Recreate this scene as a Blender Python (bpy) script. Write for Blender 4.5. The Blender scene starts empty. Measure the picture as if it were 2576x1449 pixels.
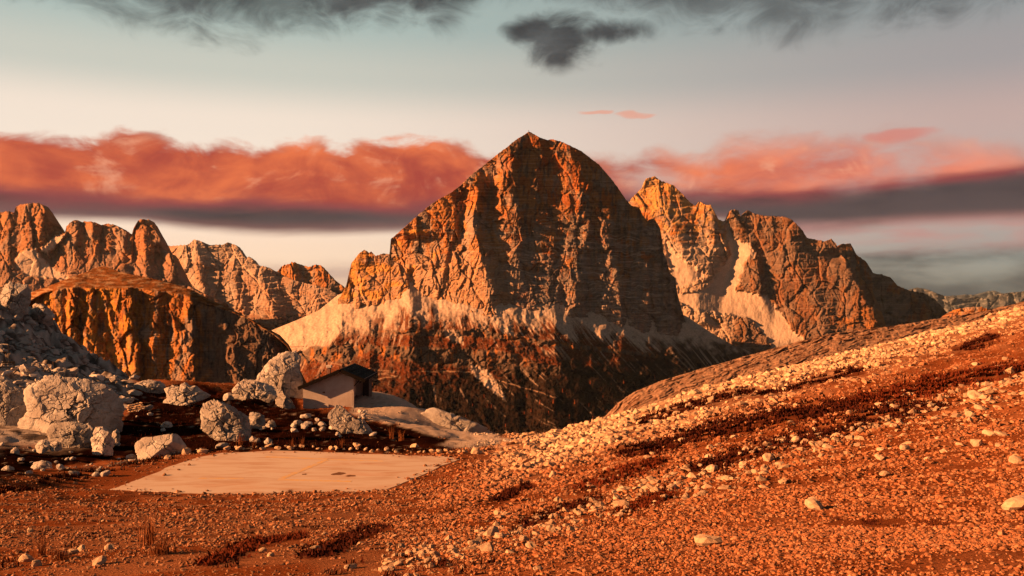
import bpy, math, random
import numpy as np

random.seed(11)
rng = np.random.default_rng(11)
R = math.radians
scene = bpy.context.scene
col = scene.collection

# ------------------------------------------------------------------ camera
K = 1.1547005 / 2576.0      # tangent per unit of the 2576-wide sketch frame
HY = 753.0                  # row of the horizon in that frame
cam = bpy.data.cameras.new('camera')
cam.sensor_width = 36.0
cam.lens = 36.0 / 1.1547005
cam.shift_y = (HY - 724.5) / 2576.0
cam.clip_start = 0.1
cam.clip_end = 200000.0
cam_o = bpy.data.objects.new('camera', cam)
cam_o.rotation_euler = (R(90), 0, 0)
col.objects.link(cam_o)
scene.camera = cam_o

# ------------------------------------------------------------------ light
SUN_EL, SUN_AZ = R(17.0), R(77.0)       # azimuth: degrees left of straight behind the camera
SUN = np.array([-math.cos(SUN_EL) * math.sin(SUN_AZ), -math.cos(SUN_EL) * math.cos(SUN_AZ), math.sin(SUN_EL)])
sun = bpy.data.lights.new('sun', 'SUN')
sun.energy = 5.0
sun.angle = R(0.5)
sun.color = (1.0, 0.43, 0.155)
sun_o = bpy.data.objects.new('sun', sun)
from mathutils import Vector
sun_o.rotation_euler = Vector(SUN).to_track_quat('Z', 'Y').to_euler()
col.objects.link(sun_o)

scene.view_settings.view_transform = 'Standard'
scene.view_settings.look = 'None'
scene.view_settings.gamma = 1.0
scene.view_settings.use_curve_mapping = False
scene.view_settings.exposure = 1.9
scene.render.film_transparent = False
scene.cycles.max_bounces = 4
scene.cycles.diffuse_bounces = 2
scene.cycles.volume_bounces = 0

# ------------------------------------------------------------------ node helper
class NT:
    def __init__(self, tree):
        self.t = tree
    def n(self, typ, **kw):
        nd = self.t.nodes.new(typ)
        for k, v in kw.items():
            setattr(nd, k, v)
        return nd
    def put(self, sock, v):
        if isinstance(v, bpy.types.NodeSocket):
            self.t.links.new(v, sock)
        elif v is not None:
            if isinstance(v, (tuple, list)) and len(v) == 3 and len(getattr(sock, 'default_value', (0, 0, 0))) == 4:
                v = (*v, 1.0)
            sock.default_value = v
    def m(self, op, a, b=None, c=None, clamp=False):
        nd = self.n('ShaderNodeMath', operation=op, use_clamp=clamp)
        for i, v in enumerate((a, b, c)):
            self.put(nd.inputs[i], v)
        return nd.outputs[0]
    def ss(self, x, lo, hi):
        nd = self.n('ShaderNodeMapRange', interpolation_type='SMOOTHSTEP')
        self.put(nd.inputs['Value'], x)
        self.put(nd.inputs['From Min'], lo); self.put(nd.inputs['From Max'], hi)
        return nd.outputs['Result']
    def mix(self, f, a, b, mode='MIX'):
        nd = self.n('ShaderNodeMix', data_type='RGBA', blend_type=mode)
        self.put(nd.inputs[0], f); self.put(nd.inputs[6], a); self.put(nd.inputs[7], b)
        return nd.outputs[2]
    def comb(self, x, y, z):
        nd = self.n('ShaderNodeCombineXYZ')
        for i, v in enumerate((x, y, z)):
            self.put(nd.inputs[i], v)
        return nd.outputs[0]
    def noise(self, vec, scale, detail=5.0, rough=0.55, dist=0.0):
        nd = self.n('ShaderNodeTexNoise')
        if vec is not None:
            self.put(nd.inputs['Vector'], vec)
        nd.inputs['Scale'].default_value = scale
        nd.inputs['Detail'].default_value = detail
        nd.inputs['Roughness'].default_value = rough
        nd.inputs['Distortion'].default_value = dist
        return nd.outputs['Fac']
    def curve(self, x, pts, x0, x1):
        nd = self.n('ShaderNodeFloatCurve')
        c = nd.mapping.curves[0]
        lo = min(p[1] for p in pts) - 1e-6; hi = max(p[1] for p in pts) + 1e-6
        P = [((p[0] - x0) / (x1 - x0), (p[1] - lo) / (hi - lo)) for p in pts]
        c.points[0].location = P[0]; c.points[1].location = P[-1]
        for p in P[1:-1]:
            c.points.new(*p)
        for p in c.points:
            p.handle_type = 'AUTO_CLAMPED'
        nd.mapping.update()
        t = self.m('DIVIDE', self.m('SUBTRACT', x, x0), x1 - x0, clamp=True)
        self.put(nd.inputs['Value'], t)
        return self.m('ADD', self.m('MULTIPLY', nd.outputs[0], hi - lo), lo)
    def ramp(self, f, stops, interp='EASE'):
        nd = self.n('ShaderNodeValToRGB')
        nd.color_ramp.interpolation = interp
        el = nd.color_ramp.elements
        el[0].position, el[0].color = stops[0][0], (*stops[0][1], 1)
        el[1].position, el[1].color = stops[-1][0], (*stops[-1][1], 1)
        for p, c in stops[1:-1]:
            e = el.new(p); e.color = (*c, 1)
        self.put(nd.inputs[0], f)
        return nd.outputs[0]

def lin(r, g, b):
    f = lambda c: (c / 255 / 12.92) if c <= 10 else ((c / 255 + .055) / 1.055) ** 2.4
    return (f(r), f(g), f(b))

# ------------------------------------------------------------------ sky
world = bpy.data.worlds.new('World')
scene.world = world
world.use_nodes = True
wt = world.node_tree
wt.nodes.clear()
world.cycles.sampling_method = 'MANUAL'
world.cycles.sample_map_resolution = 256
W = NT(wt)
EXPO = 2 ** -scene.view_settings.exposure
def sk(r, g, b):
    return tuple(c * EXPO for c in lin(r, g, b))
tc = W.n('ShaderNodeTexCoord')
sep = W.n('ShaderNodeSeparateXYZ')
wt.links.new(tc.outputs['Generated'], sep.inputs[0])
dx, dy, dz = sep.outputs
hor = W.m('SQRT', W.m('ADD', W.m('MULTIPLY', dx, dx), W.m('MULTIPLY', dy, dy)))
V = W.m('DIVIDE', dz, W.m('MAXIMUM', hor, 1e-4))        # tangent of the elevation
AZ = W.m('ARCTAN2', dx, dy)                              # 0 straight ahead, positive to the right
A0, A1 = -0.62, 0.62
def apts(pts):      # (px, py) of the sketch frame -> (azimuth, tangent of elevation)
    out = []
    for px, py in pts:
        u = (px - 1288) * K
        out.append((math.atan(u), (HY - py) * K / math.sqrt(1 + u * u)))
    return out
# clear sky: pale and warm towards the sun's side, greyer towards the right
side = W.m('DIVIDE', W.m('ADD', AZ, 0.55), 1.1, clamp=True)
g1 = W.ramp(W.m('DIVIDE', V, 0.40, clamp=True), [
    (0.0, sk(230, 182, 150)), (0.13, sk(252, 216, 186)), (0.28, sk(254, 230, 206)), (0.48, sk(246, 226, 205)),
    (0.62, sk(203, 202, 186)), (0.78, sk(172, 188, 178)), (1.0, sk(144, 168, 162))])
g2 = W.ramp(W.m('DIVIDE', V, 0.40, clamp=True), [
    (0.0, sk(84, 96, 98)), (0.12, sk(132, 138, 136)), (0.25, sk(176, 158, 148)), (0.45, sk(192, 160, 148)),
    (0.62, sk(160, 150, 145)), (0.78, sk(144, 148, 144)), (1.0, sk(122, 135, 134))])
clear = W.mix(W.ss(side, 0.22, 1.0), g1, g2)
nish = W.n('ShaderNodeTexSky', sky_type='NISHITA')
nish.sun_disc = False
nish.sun_elevation = SUN_EL
nish.sun_rotation = math.atan2(SUN[0], SUN[1])
nish.altitude = 2300
nish.air_density = 1.2; nish.dust_density = 2.0
nsk = W.n('ShaderNodeVectorMath', operation='SCALE')
wt.links.new(nish.outputs[0], nsk.inputs[0]); nsk.inputs['Scale'].default_value = 0.07
clear = W.mix(0.06, clear, nsk.outputs[0])
# coordinates for cloud noise: stretched along the horizon
cv = W.comb(AZ, W.m('MULTIPLY', V, 2.4), 0.0)
cv2 = W.comb(AZ, W.m('MULTIPLY', V, 5.0), 3.7)
nA = W.m('SUBTRACT', W.noise(cv, 7.0, 4.0, 0.56, 0.35), 0.5)
nB = W.m('SUBTRACT', W.noise(cv, 20.0, 5.0, 0.60, 0.4), 0.5)
nC = W.m('SUBTRACT', W.noise(cv2, 5.0, 4.0, 0.5, 0.3), 0.5)
nD = W.m('SUBTRACT', W.noise(W.comb(AZ, W.m('MULTIPLY', V, 1.6), 9.1), 5.0, 4.0, 0.52, 0.6), 0.5)
nE = W.m('SUBTRACT', W.noise(W.comb(AZ, W.m('MULTIPLY', V, 1.3), 21.0), 16.0, 6.0, 0.62, 0.9), 0.5)
# --- low cloud bank
top = W.curve(AZ, apts([(-60, 330), (0, 322), (150, 338), (230, 348), (330, 325), (420, 345), (480, 360), (600, 362), (800, 358), (850, 372), (920, 352),
    (1080, 350), (1170, 362), (1250, 388), (1490, 388), (1560, 396), (1650, 380), (1740, 392), (1850, 356), (2000, 346), (2200, 334), (2330, 356), (2480, 362), (2640, 395)]), A0, A1)
bot = W.curve(AZ, apts([(-60, 548), (0, 550), (250, 558), (400, 574), (640, 596), (900, 590), (1050, 578), (1300, 560), (1700, 560), (1900, 580), (2040, 594), (2200, 582), (2400, 566), (2640, 560)]), A0, A1)
drk = W.curve(AZ, apts([(-60, 500), (0, 502), (300, 504), (600, 518), (900, 524), (1100, 520), (1500, 505), (1740, 500), (1950, 496), (2150, 484), (2350, 452), (2640, 415)]), A0, A1)
vt = W.m('ADD', V, W.m('ADD', W.m('MULTIPLY', nA, -0.022), W.m('ADD', W.m('MULTIPLY', nB, -0.034), W.m('MULTIPLY', nE, -0.030))))
soft = W.m('ADD', W.m('MULTIPLY', W.ss(AZ, 0.02, 0.3), 0.020), 0.012)
m_top = W.m('SUBTRACT', 1.0, W.ss(vt, W.m('SUBTRACT', top, soft), W.m('ADD', top, W.m('MULTIPLY', soft, 0.45))))
vb = W.m('ADD', V, W.m('MULTIPLY', nC, 0.022))
m_bot = W.ss(vb, W.m('SUBTRACT', bot, 0.004), W.m('ADD', bot, 0.012))
bank = W.m('MULTIPLY', m_top, m_bot)
thin = W.ss(W.m('ADD', nD, W.m('MULTIPLY', nB, 0.35)), -0.28, 0.02)        # holes, mainly on the right
holes = W.m('SUBTRACT', 1.0, W.m('MULTIPLY', W.m('SUBTRACT', 1.0, thin), W.m('MULTIPLY', W.ss(AZ, 0.0, 0.2), W.ss(V, 0.10, 0.14))))
bank = W.m('MULTIPLY', bank, W.m('ADD', W.m('MULTIPLY', holes, 0.75), 0.25))
glow = W.ss(W.m('ADD', nD, W.m('ADD', W.m('MULTIPLY', nA, 0.8), W.m('MULTIPLY', nE, 0.5))), -0.26, 0.26)
c_lit = W.mix(glow, sk(168, 66, 58), sk(250, 128, 76))
c_lit = W.mix(W.m('MULTIPLY', W.ss(AZ, 0.05, 0.5), 0.55), c_lit, sk(234, 150, 134))
c_lit = W.mix(W.m('MULTIPLY', W.ss(W.m('ADD', nB, nE), 0.05, 0.34), 0.5), c_lit, sk(244, 176, 142))
c_lit = W.mix(W.m('MULTIPLY', W.m('MULTIPLY', W.ss(vt, W.m('SUBTRACT', top, 0.03), top), W.ss(nE, -0.05, 0.2)), 0.55), c_lit, sk(150, 92, 88))
c_drk = W.mix(W.ss(W.m('ADD', nC, 0.1), -0.12, 0.25), sk(44, 42, 50), sk(80, 70, 74))
vd = W.m('ADD', V, W.m('ADD', W.m('MULTIPLY', nC, 0.03), W.m('MULTIPLY', nA, 0.012)))
f_d = W.ss(vd, W.m('SUBTRACT', drk, 0.014), W.m('ADD', drk, 0.022))
c_bank = W.mix(W.ss(f_d, 0.0, 0.55), c_drk, sk(140, 66, 70))
c_bank = W.mix(W.ss(f_d, 0.4, 1.0), c_bank, c_lit)
c_bank = W.mix(W.m('MULTIPLY', W.m('SUBTRACT', 1.0, W.ss(vb, W.m('ADD', bot, 0.002), W.m('ADD', bot, 0.022))), 0.5), c_bank, sk(168, 112, 106))
sky = W.mix(bank, clear, c_bank)
# --- layered streaks low on the right
lay = W.ss(W.m('ADD', nC, W.m('MULTIPLY', nB, 0.25)), -0.10, 0.14)
lay_m = W.m('MULTIPLY', W.ss(AZ, 0.18, 0.36), W.m('SUBTRACT', 1.0, W.ss(V, 0.072, 0.09)))
c_lay = W.mix(W.ss(V, 0.040, 0.062), sk(58, 75, 79), sk(190, 140, 134))
sky = W.mix(W.m('MULTIPLY', lay_m, W.m('ADD', W.m('MULTIPLY', lay, 0.8), 0.2)), sky, c_lay)
lay_l = W.m('MULTIPLY', W.m('SUBTRACT', 1.0, W.ss(AZ, -0.1, 0.05)), W.m('SUBTRACT', 1.0, W.ss(V, 0.03, 0.05)))
sky = W.mix(W.m('MULTIPLY', lay_l, W.m('MULTIPLY', lay, 0.6)), sky, sk(176, 146, 138))
# --- high dark clouds, closing in above the frame
hb = W.curve(AZ, apts([(-80, -40), (100, -25), (240, 24), (400, 56), (560, 82), (760, 76), (900, 64), (1000, 48), (1080, 68), (1200, 46), (1320, -5),
    (1560, 10), (1680, 72), (1760, 76), (1850, 50), (1980, 80), (2100, 66), (2200, 20), (2380, 18), (2480, 0), (2640, -30)]), A0, A1)
vh = W.m('ADD', V, W.m('ADD', W.m('MULTIPLY', nA, 0.06), W.m('MULTIPLY', nE, 0.085)))
high = W.ss(vh, W.m('SUBTRACT', hb, 0.018), W.m('ADD', hb, 0.034))
cover = W.ss(nD, -0.30, 0.10)
high = W.m('MULTIPLY', high, W.m('ADD', W.m('MULTIPLY', cover, 0.32), 0.68))
# small dark cloud hanging by itself
def blob(px, py, rx, ry, wob=0.9):
    (a, v), = apts([(px, py)])
    ex = W.m('DIVIDE', W.m('ADD', W.m('SUBTRACT', AZ, a), W.m('MULTIPLY', nB, 0.035)), rx * K)
    ey = W.m('DIVIDE', W.m('ADD', W.m('SUBTRACT', V, v), W.m('MULTIPLY', nA, 0.03)), ry * K)
    d = W.m('ADD', W.m('MULTIPLY', ex, ex), W.m('MULTIPLY', ey, ey))
    d = W.m('ADD', d, W.m('MULTIPLY', nB, wob))
    return W.m('SUBTRACT', 1.0, W.ss(d, 0.15, 1.25))
def cloudlet(px, py, rx, ry, wob):
    (a, v), = apts([(px, py)])
    ex = W.m('DIVIDE', W.m('SUBTRACT', AZ, a), rx * K); ey = W.m('DIVIDE', W.m('SUBTRACT', V, v), ry * K)
    d = W.m('SQRT', W.m('ADD', W.m('MULTIPLY', ex, ex), W.m('MULTIPLY', ey, ey)))
    return W.m('SUBTRACT', W.m('SUBTRACT', 1.0, d), W.m('MULTIPLY', nE, wob))
b1 = W.m('MAXIMUM', cloudlet(1425, 105, 105, 85, 1.9), W.m('MAXIMUM', cloudlet(1520, 82, 120, 38, 1.8), W.m('MAXIMUM', cloudlet(1345, 75, 90, 40, 1.8), cloudlet(1410, 145, 60, 50, 1.5))))
b1 = W.ss(b1, -0.18, 0.75)
high = W.m('MAXIMUM', high, b1)
c_high = W.mix(W.ss(W.m('ADD', nA, W.m('MULTIPLY', nB, 0.5)), -0.2, 0.25), sk(38, 38, 44), sk(86, 88, 90))
sky = W.mix(W.m('MULTIPLY', high, 0.92), sky, c_high)
# tiny pink wisps beside the summit
wis = W.m('MAXIMUM', blob(1590, 287, 44, 8, 1.4), blob(1500, 285, 46, 6, 1.4))
sky = W.mix(W.m('MULTIPLY', wis, 0.6), sky, sk(236, 150, 122))
sky = W.mix(W.m('MULTIPLY', blob(2265, 340, 85, 16, 0.6), 0.7), sky, sk(214, 128, 116))
# below the horizon: dim haze tone
sky = W.mix(W.ss(V, -0.06, 0.0), sk(70, 66, 66), sky)
bg = W.n('ShaderNodeBackground')
wt.links.new(sky, bg.inputs[0])
bg.inputs[1].default_value = 1.0
wo = W.n('ShaderNodeOutputWorld')
wt.links.new(bg.outputs[0], wo.inputs[0])

# ------------------------------------------------------------------ noise and mesh helpers
def _h(ix, iy, iz, seed):
    a = (ix.astype(np.int64) * 374761393 + iy.astype(np.int64) * 668265263 + iz.astype(np.int64) * 2147483647 + seed * 974634777) & 0xFFFFFFFF
    a = ((a ^ (a >> 13)) * 1274126177) & 0xFFFFFFFF
    return a ^ (a >> 16)
_G = np.array([(math.cos(t), math.sin(t)) for t in np.linspace(0, 2 * math.pi, 32, endpoint=False)], dtype=np.float32)
def pn(x, y, seed=0):
    x = np.asarray(x, np.float32); y = np.asarray(y, np.float32)
    ix = np.floor(x).astype(np.int32); iy = np.floor(y).astype(np.int32)
    fx = x - ix; fy = y - iy
    u = fx * fx * fx * (fx * (fx * 6 - 15) + 10); v = fy * fy * fy * (fy * (fy * 6 - 15) + 10)
    z = np.zeros(1, np.int32)
    def g(ox, oy):
        k = _h(ix + ox, iy + oy, z, seed) & 31
        return _G[k, 0] * (fx - ox) + _G[k, 1] * (fy - oy)
    a = g(0, 0) * (1 - u) + g(1, 0) * u
    b = g(0, 1) * (1 - u) + g(1, 1) * u
    return (a * (1 - v) + b * v) * 1.5
def fbm(x, y, o=4, seed=0, gain=0.5):
    s = 0; a = 1.0; f = 1.0
    for i in range(o):
        s = s + a * pn(x * f, y * f, seed + i * 17); a *= gain; f *= 2.03
    return s
def ridged(x, y, o=3, seed=0, gain=0.5):
    s = 0; a = 1.0; f = 1.0
    for i in range(o):
        s = s + a * (1 - 2 * np.abs(pn(x * f, y * f, seed + i * 17))); a *= gain; f *= 2.03
    return s
def vnoise3(p, seed=0):      # value noise, p (n,3)
    ip = np.floor(p).astype(np.int64); f = p - ip; f = f * f * (3 - 2 * f)
    s = 0
    for ox in (0, 1):
        for oy in (0, 1):
            for oz in (0, 1):
                w = (f[:, 0] if ox else 1 - f[:, 0]) * (f[:, 1] if oy else 1 - f[:, 1]) * (f[:, 2] if oz else 1 - f[:, 2])
                s = s + w * (_h(ip[:, 0] + ox, ip[:, 1] + oy, ip[:, 2] + oz, seed) / 4294967295.0)
    return s * 2 - 1
def fbm3(p, o=4, seed=0):
    s = 0; a = 1.0; f = 1.0
    for i in range(o):
        s = s + a * vnoise3(p * f, seed + 31 * i); a *= 0.5; f *= 2.03
    return s
def worley3(p, seed=0):      # distances F1, F2 and a random value per cell
    ip = np.floor(p).astype(np.int64)
    f1 = np.full(len(p), 9.0); f2 = np.full(len(p), 9.0); cid = np.zeros(len(p)); dl = np.zeros((len(p), 3))
    for ox in (-1, 0, 1):
        for oy in (-1, 0, 1):
            for oz in (-1, 0, 1):
                c = ip + np.array([ox, oy, oz])
                h = [_h(c[:, 0], c[:, 1], c[:, 2], seed + k) / 4294967295.0 for k in range(3)]
                d = np.sqrt((c[:, 0] + h[0] - p[:, 0]) ** 2 + (c[:, 1] + h[1] - p[:, 1]) ** 2 + (c[:, 2] + h[2] - p[:, 2]) ** 2)
                n = d < f1
                f2 = np.where(n, f1, np.minimum(f2, d)); f1 = np.where(n, d, f1)
                cid = np.where(n, h[0] * 7.31 % 1.0, cid)
                for k in range(3): dl[:, k] = np.where(n, p[:, k] - c[:, k] - h[k], dl[:, k])
    return f1, f2, cid, dl
def facet(u, v, seed, tilt=1.6, crack=0.0):
    """angular rock facets: every cell is a tilted plane; returns the relief and the cell's random value"""
    ix = np.floor(u).astype(np.int32); iy = np.floor(v).astype(np.int32); z = np.zeros(1, np.int32)
    f1 = np.full(u.shape, 9.0, np.float32); f2 = f1.copy(); cid = np.zeros(u.shape, np.float32); dx = cid.copy(); dy = cid.copy()
    for ox in (-1, 0, 1):
        for oy in (-1, 0, 1):
            k = _h(ix + ox, iy + oy, z, seed)
            a = (k & 1023) / 1023.0; b = ((k >> 10) & 1023) / 1023.0; c = ((k >> 20) & 1023) / 1023.0
            ex = u - (ix + ox + a); ey = v - (iy + oy + b); d = ex * ex + ey * ey
            n = d < f1
            f2 = np.where(n, f1, np.minimum(f2, d)); f1 = np.where(n, d, f1)
            cid = np.where(n, c, cid); dx = np.where(n, ex, dx); dy = np.where(n, ey, dy)
    r = (cid - 0.5) * 1.2 + tilt * ((cid * 61.7 % 1.0 - 0.5) * dx + (cid * 23.9 % 1.0 - 0.5) * dy * 0.6)
    if crack: r = r - crack * (1 - sstep(np.sqrt(f2) - np.sqrt(f1), 0.0, 0.12))
    return r.astype(np.float32), cid
def sstep(x, a, b):
    t = np.clip((x - a) / (b - a), 0, 1)
    return t * t * (3 - 2 * t)
def mixc(a, b, f):
    return a + (np.asarray(b, np.float32) - a) * f[..., None]
def inpoly(px, py, poly):
    r = np.zeros(px.shape, bool); n = len(poly)
    for i in range(n):
        x0, y0 = poly[i]; x1, y1 = poly[(i + 1) % n]
        if y0 == y1: continue
        c = ((py >= min(y0, y1)) & (py < max(y0, y1)) & (px < (x1 - x0) * (py - y0) / (y1 - y0) + x0))
        r ^= c
    return r
def polydist(px, py, poly, closed=True):
    d = np.full(px.shape, 1e9, np.float32); n = len(poly)
    for i in range(n if closed else n - 1):
        x0, y0 = poly[i]; x1, y1 = poly[(i + 1) % n]
        ex, ey = x1 - x0, y1 - y0
        t = np.clip(((px - x0) * ex + (py - y0) * ey) / (ex * ex + ey * ey + 1e-9), 0, 1)
        d = np.minimum(d, np.hypot(px - x0 - t * ex, py - y0 - t * ey))
    return d
def softpoly(px, py, poly, w=6.0, wob=5.0, sc=12.0, seed=5):
    d = polydist(px, py, poly)
    d = np.where(inpoly(px, py, poly), d, -d) + fbm(px / sc, py / sc, 3, seed) * wob
    return sstep(d, -w, w)
def rays(px, py, D):
    return np.stack([(px - 1288) * K * D, D + 0 * px, (HY - py) * K * D], -1)
def proj(p):
    D = np.maximum(p[..., 1], 0.3)
    return p[..., 0] / D / K + 1288, HY - p[..., 2] / D / K

def mesh_np(name, verts, faces, colors=None, smooth=True, mat=None):
    verts = np.ascontiguousarray(verts, np.float32).reshape(-1, 3)
    faces = np.ascontiguousarray(faces, np.int32)
    k = faces.shape[1]
    me = bpy.data.meshes.new(name)
    me.vertices.add(len(verts)); me.vertices.foreach_set('co', verts.ravel())
    me.loops.add(faces.size); me.loops.foreach_set('vertex_index', faces.ravel())
    me.polygons.add(len(faces)); me.polygons.foreach_set('loop_start', np.arange(0, faces.size, k, dtype=np.int32))
    me.polygons.foreach_set('use_smooth', np.full(len(faces), smooth))
    if colors is not None:
        c = np.ones((len(verts), 4), np.float32); c[:, :3] = np.asarray(colors, np.float32).reshape(-1, 3)
        a = me.color_attributes.new('tone', 'FLOAT_COLOR', 'POINT')
        a.data.foreach_set('color', c.ravel())
    me.update(calc_edges=True)
    if mat: me.materials.append(mat)
    return me
def grid_faces(nr, nc, wrap=False):
    i = np.arange(nr - 1)[:, None] * nc; j = np.arange(nc if wrap else nc - 1)[None, :]
    jn = (j + 1) % nc
    return np.stack([i + j, i + jn, i + nc + jn, i + nc + j], -1).reshape(-1, 4)
def link(name, me, parent=None, **props):
    o = bpy.data.objects.new(name, me)
    col.objects.link(o)
    if parent: o.parent = parent
    for k, v in props.items(): o[k] = v
    return o
def empty(name, loc, **props):
    o = link(name, None, **props); o.location = loc; o.empty_display_size = 0.2
    return o

# ------------------------------------------------------------------ materials
ALB = 0.78
def base_mat(name, rough=0.95, spec=0.15):
    m = bpy.data.materials.new(name); m.use_nodes = True
    t = NT(m.node_tree); b = m.node_tree.nodes['Principled BSDF']
    b.inputs['Roughness'].default_value = rough
    b.inputs['Specular IOR Level'].default_value = spec
    return m, t, b
def tone_mat(name, fine, amount=0.35, bump=0.5, dist=0.5, coarse=None):
    """colour from the mesh's own 'tone' attribute, broken up by grain; fine = grain size in metres"""
    m, t, b = base_mat(name, 1.0, 0.0)
    at = t.n('ShaderNodeAttribute', attribute_name='tone')
    geo = t.n('ShaderNodeNewGeometry')
    n1 = t.noise(geo.outputs['Position'], 1.0 / fine, 4.0, 0.65)
    v = t.m('ADD', t.m('MULTIPLY', t.m('SUBTRACT', n1, 0.5), amount * 4 * ALB), ALB)
    if coarse:
        n2 = t.noise(geo.outputs['Position'], 1.0 / coarse, 3.0, 0.6)
        v = t.m('MULTIPLY', v, t.m('ADD', t.m('MULTIPLY', t.m('SUBTRACT', n2, 0.5), amount * 2), 1.0))
    sc = t.n('ShaderNodeVectorMath', operation='SCALE')
    t.put(sc.inputs[0], at.outputs['Color']); t.put(sc.inputs['Scale'], v)
    t.put(b.inputs['Base Color'], sc.outputs[0])
    bp = t.n('ShaderNodeBump'); bp.inputs['Strength'].default_value = bump; bp.inputs['Distance'].default_value = dist
    t.put(bp.inputs['Height'], n1); t.put(b.inputs['Normal'], bp.outputs[0])
    return m
def plain_mat(name, c, rough=0.9, grain=0.3, fine=0.2, bump=0.3, dist=0.01, spec=0.03):
    m, t, b = base_mat(name, rough, spec)
    tcn = t.n('ShaderNodeTexCoord')
    n1 = t.noise(tcn.outputs['Object'], 1.0 / fine, 5.0, 0.6)
    v = t.m('ADD', t.m('MULTIPLY', t.m('SUBTRACT', n1, 0.5), grain * 3 * ALB), ALB)
    sc = t.n('ShaderNodeVectorMath', operation='SCALE'); sc.inputs[0].default_value = c; t.put(sc.inputs['Scale'], v)
    t.put(b.inputs['Base Color'], sc.outputs[0])
    bp = t.n('ShaderNodeBump'); bp.inputs['Strength'].default_value = bump; bp.inputs['Distance'].default_value = dist
    t.put(bp.inputs['Height'], n1); t.put(b.inputs['Normal'], bp.outputs[0])
    return m

# ------------------------------------------------------------------ mountains
def curve(pts):
    p = np.array(sorted(pts), float)
    return lambda x: np.interp(x, p[:, 0], p[:, 1])
def pleats(lines, x0, x1, y0, y1, blur=2.0, step=2.0):
    xs = np.arange(x0, x1 + step, step); ys = np.arange(y0, y1 + step, step)
    L = []
    for l in lines:
        a = np.array(sorted(l, key=lambda q: q[1]), float)
        L.append((a[:, 1], a[:, 0], a[:, 2]))
    out = np.zeros((len(ys), len(xs)), np.float32)
    for r, y in enumerate(ys):
        q = [(np.interp(y, a, b), np.interp(y, a, d)) for a, b, d in L if a[0] - 12 <= y <= a[-1] + 12]
        if not q: continue
        q.sort(); q = np.array(q)
        out[r] = np.interp(xs, q[:, 0], q[:, 1])
    k = np.exp(-0.5 * (np.arange(-12, 13) / max(blur, 0.3)) ** 2); k /= k.sum()
    kv = np.exp(-0.5 * (np.arange(-12, 13) / 4.0) ** 2); kv /= kv.sum()
    out = np.pad(out, 12, mode='edge')
    out = np.apply_along_axis(lambda a: np.convolve(a, k, 'same'), 1, out)
    out = np.apply_along_axis(lambda a: np.convolve(a, kv, 'same'), 0, out)[12:-12, 12:-12]
    def f(px, py):
        u = np.clip((px - x0) / step, 0, len(xs) - 1.001); v = np.clip((py - y0) / step, 0, len(ys) - 1.001)
        i = u.astype(int); j = v.astype(int); a = u - i; b = v - j
        return (out[j, i] * (1 - a) + out[j, i + 1] * a) * (1 - b) + (out[j + 1, i] * (1 - a) + out[j + 1, i + 1] * a) * b
    return f
def strata(h, px, py, period, soft, seed):
    """receding ledges: returns the set-back in frame units for a height h above the foot"""
    w = h + fbm(px / 90, py / 60, 3, seed) * 9
    t = w / period; fl = np.floor(t); fr = t - fl
    th = 0.62 + 0.25 * pn(fl * 3.7 + px / 140, fl * 1.3, seed + 3)
    return (fl + sstep(fr, th, th + soft)) * period
def sheet(name, D0, sky, base, nu, nv, depth, tone, mat, x0, x1, back=(40, 160, 700), rough=0.0, seed=1, **props):
    """one side of a mountain as a surface with depth, closed by its far slope"""
    sky, base = curve(sky), curve(base)
    u = np.linspace(x0, x1, nu); v = np.linspace(0, 1, nv)
    px = np.broadcast_to(u[None, :], (nv, nu)).astype(np.float32)
    s = sky(u)
    if rough:
        s = s - (np.abs(fbm(u / 9, u * 0, 4, seed + 50)) * 2 - 0.5) * rough - np.maximum(0, pn(u / 5.0, u * 0, seed + 70)) * rough
    b = base(u)
    py = (b + (s - b) * v[:, None]).astype(np.float32)
    h = (b - py).astype(np.float32)
    dep = depth(px, py, h)
    D = D0 * (1 + K * dep)
    P = rays(px, py, D)
    c = tone(px, py, h, dep)
    top = P[-1]; unit = K * D0
    ext = []; cx = []
    for k, q in enumerate(back):
        e = top.copy(); e[:, 1] += q * unit; e[:, 2] -= (q * 0.55 if k else q * 0.12) * unit
        ext.append(e); cx.append(c[-1])
    P = np.concatenate([P, np.array(ext)], 0); c = np.concatenate([c, np.array(cx)], 0)
    me = mesh_np(name, P, grid_faces(P.shape[0], nu), c, True, mat)
    return link(name, me, **props)

C_OCHRE = np.array([0.36, 0.145, 0.043], np.float32)
C_RED = np.array([0.27, 0.082, 0.024], np.float32)
C_GREY = np.array([0.23, 0.165, 0.13], np.float32)
C_DARK = np.array([0.085, 0.062, 0.052], np.float32)
C_PALE = np.array([0.41, 0.31, 0.245], np.float32)
C_RUST = np.array([0.095, 0.025, 0.009], np.float32)
C_SCRUB = np.array([0.028, 0.018, 0.013], np.float32)

def rock_tone(px, py, h, dep, seed, grey=0.5, ochre=0.5, ledge=0.35):
    n = fbm(px / 55, py / 75, 4, seed)
    n2 = fbm(px / 16, py / 110, 3, seed + 9)               # water streaks
    n3 = fbm(px / 120, py / 3.2, 3, seed + 21)           # bedding
    c = np.broadcast_to(C_OCHRE, px.shape + (3,)).astype(np.float32)
    c = mixc(c, C_RED, sstep(n + n2 * 0.4, 0.0, 0.6) * (1 - ochre * 0.5))
    c = mixc(c, C_GREY, sstep(-n + n2 * 0.5 + grey - 0.5, -0.15, 0.35) * 0.9)
    c = mixc(c, C_DARK, sstep(n2 + n * 0.5, 0.35, 0.8) * 0.7)
    c = mixc(c, C_PALE, sstep(n3, 0.15, 0.7) * ledge)
    return c * (1 + 0.10 * n3[..., None])

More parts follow.
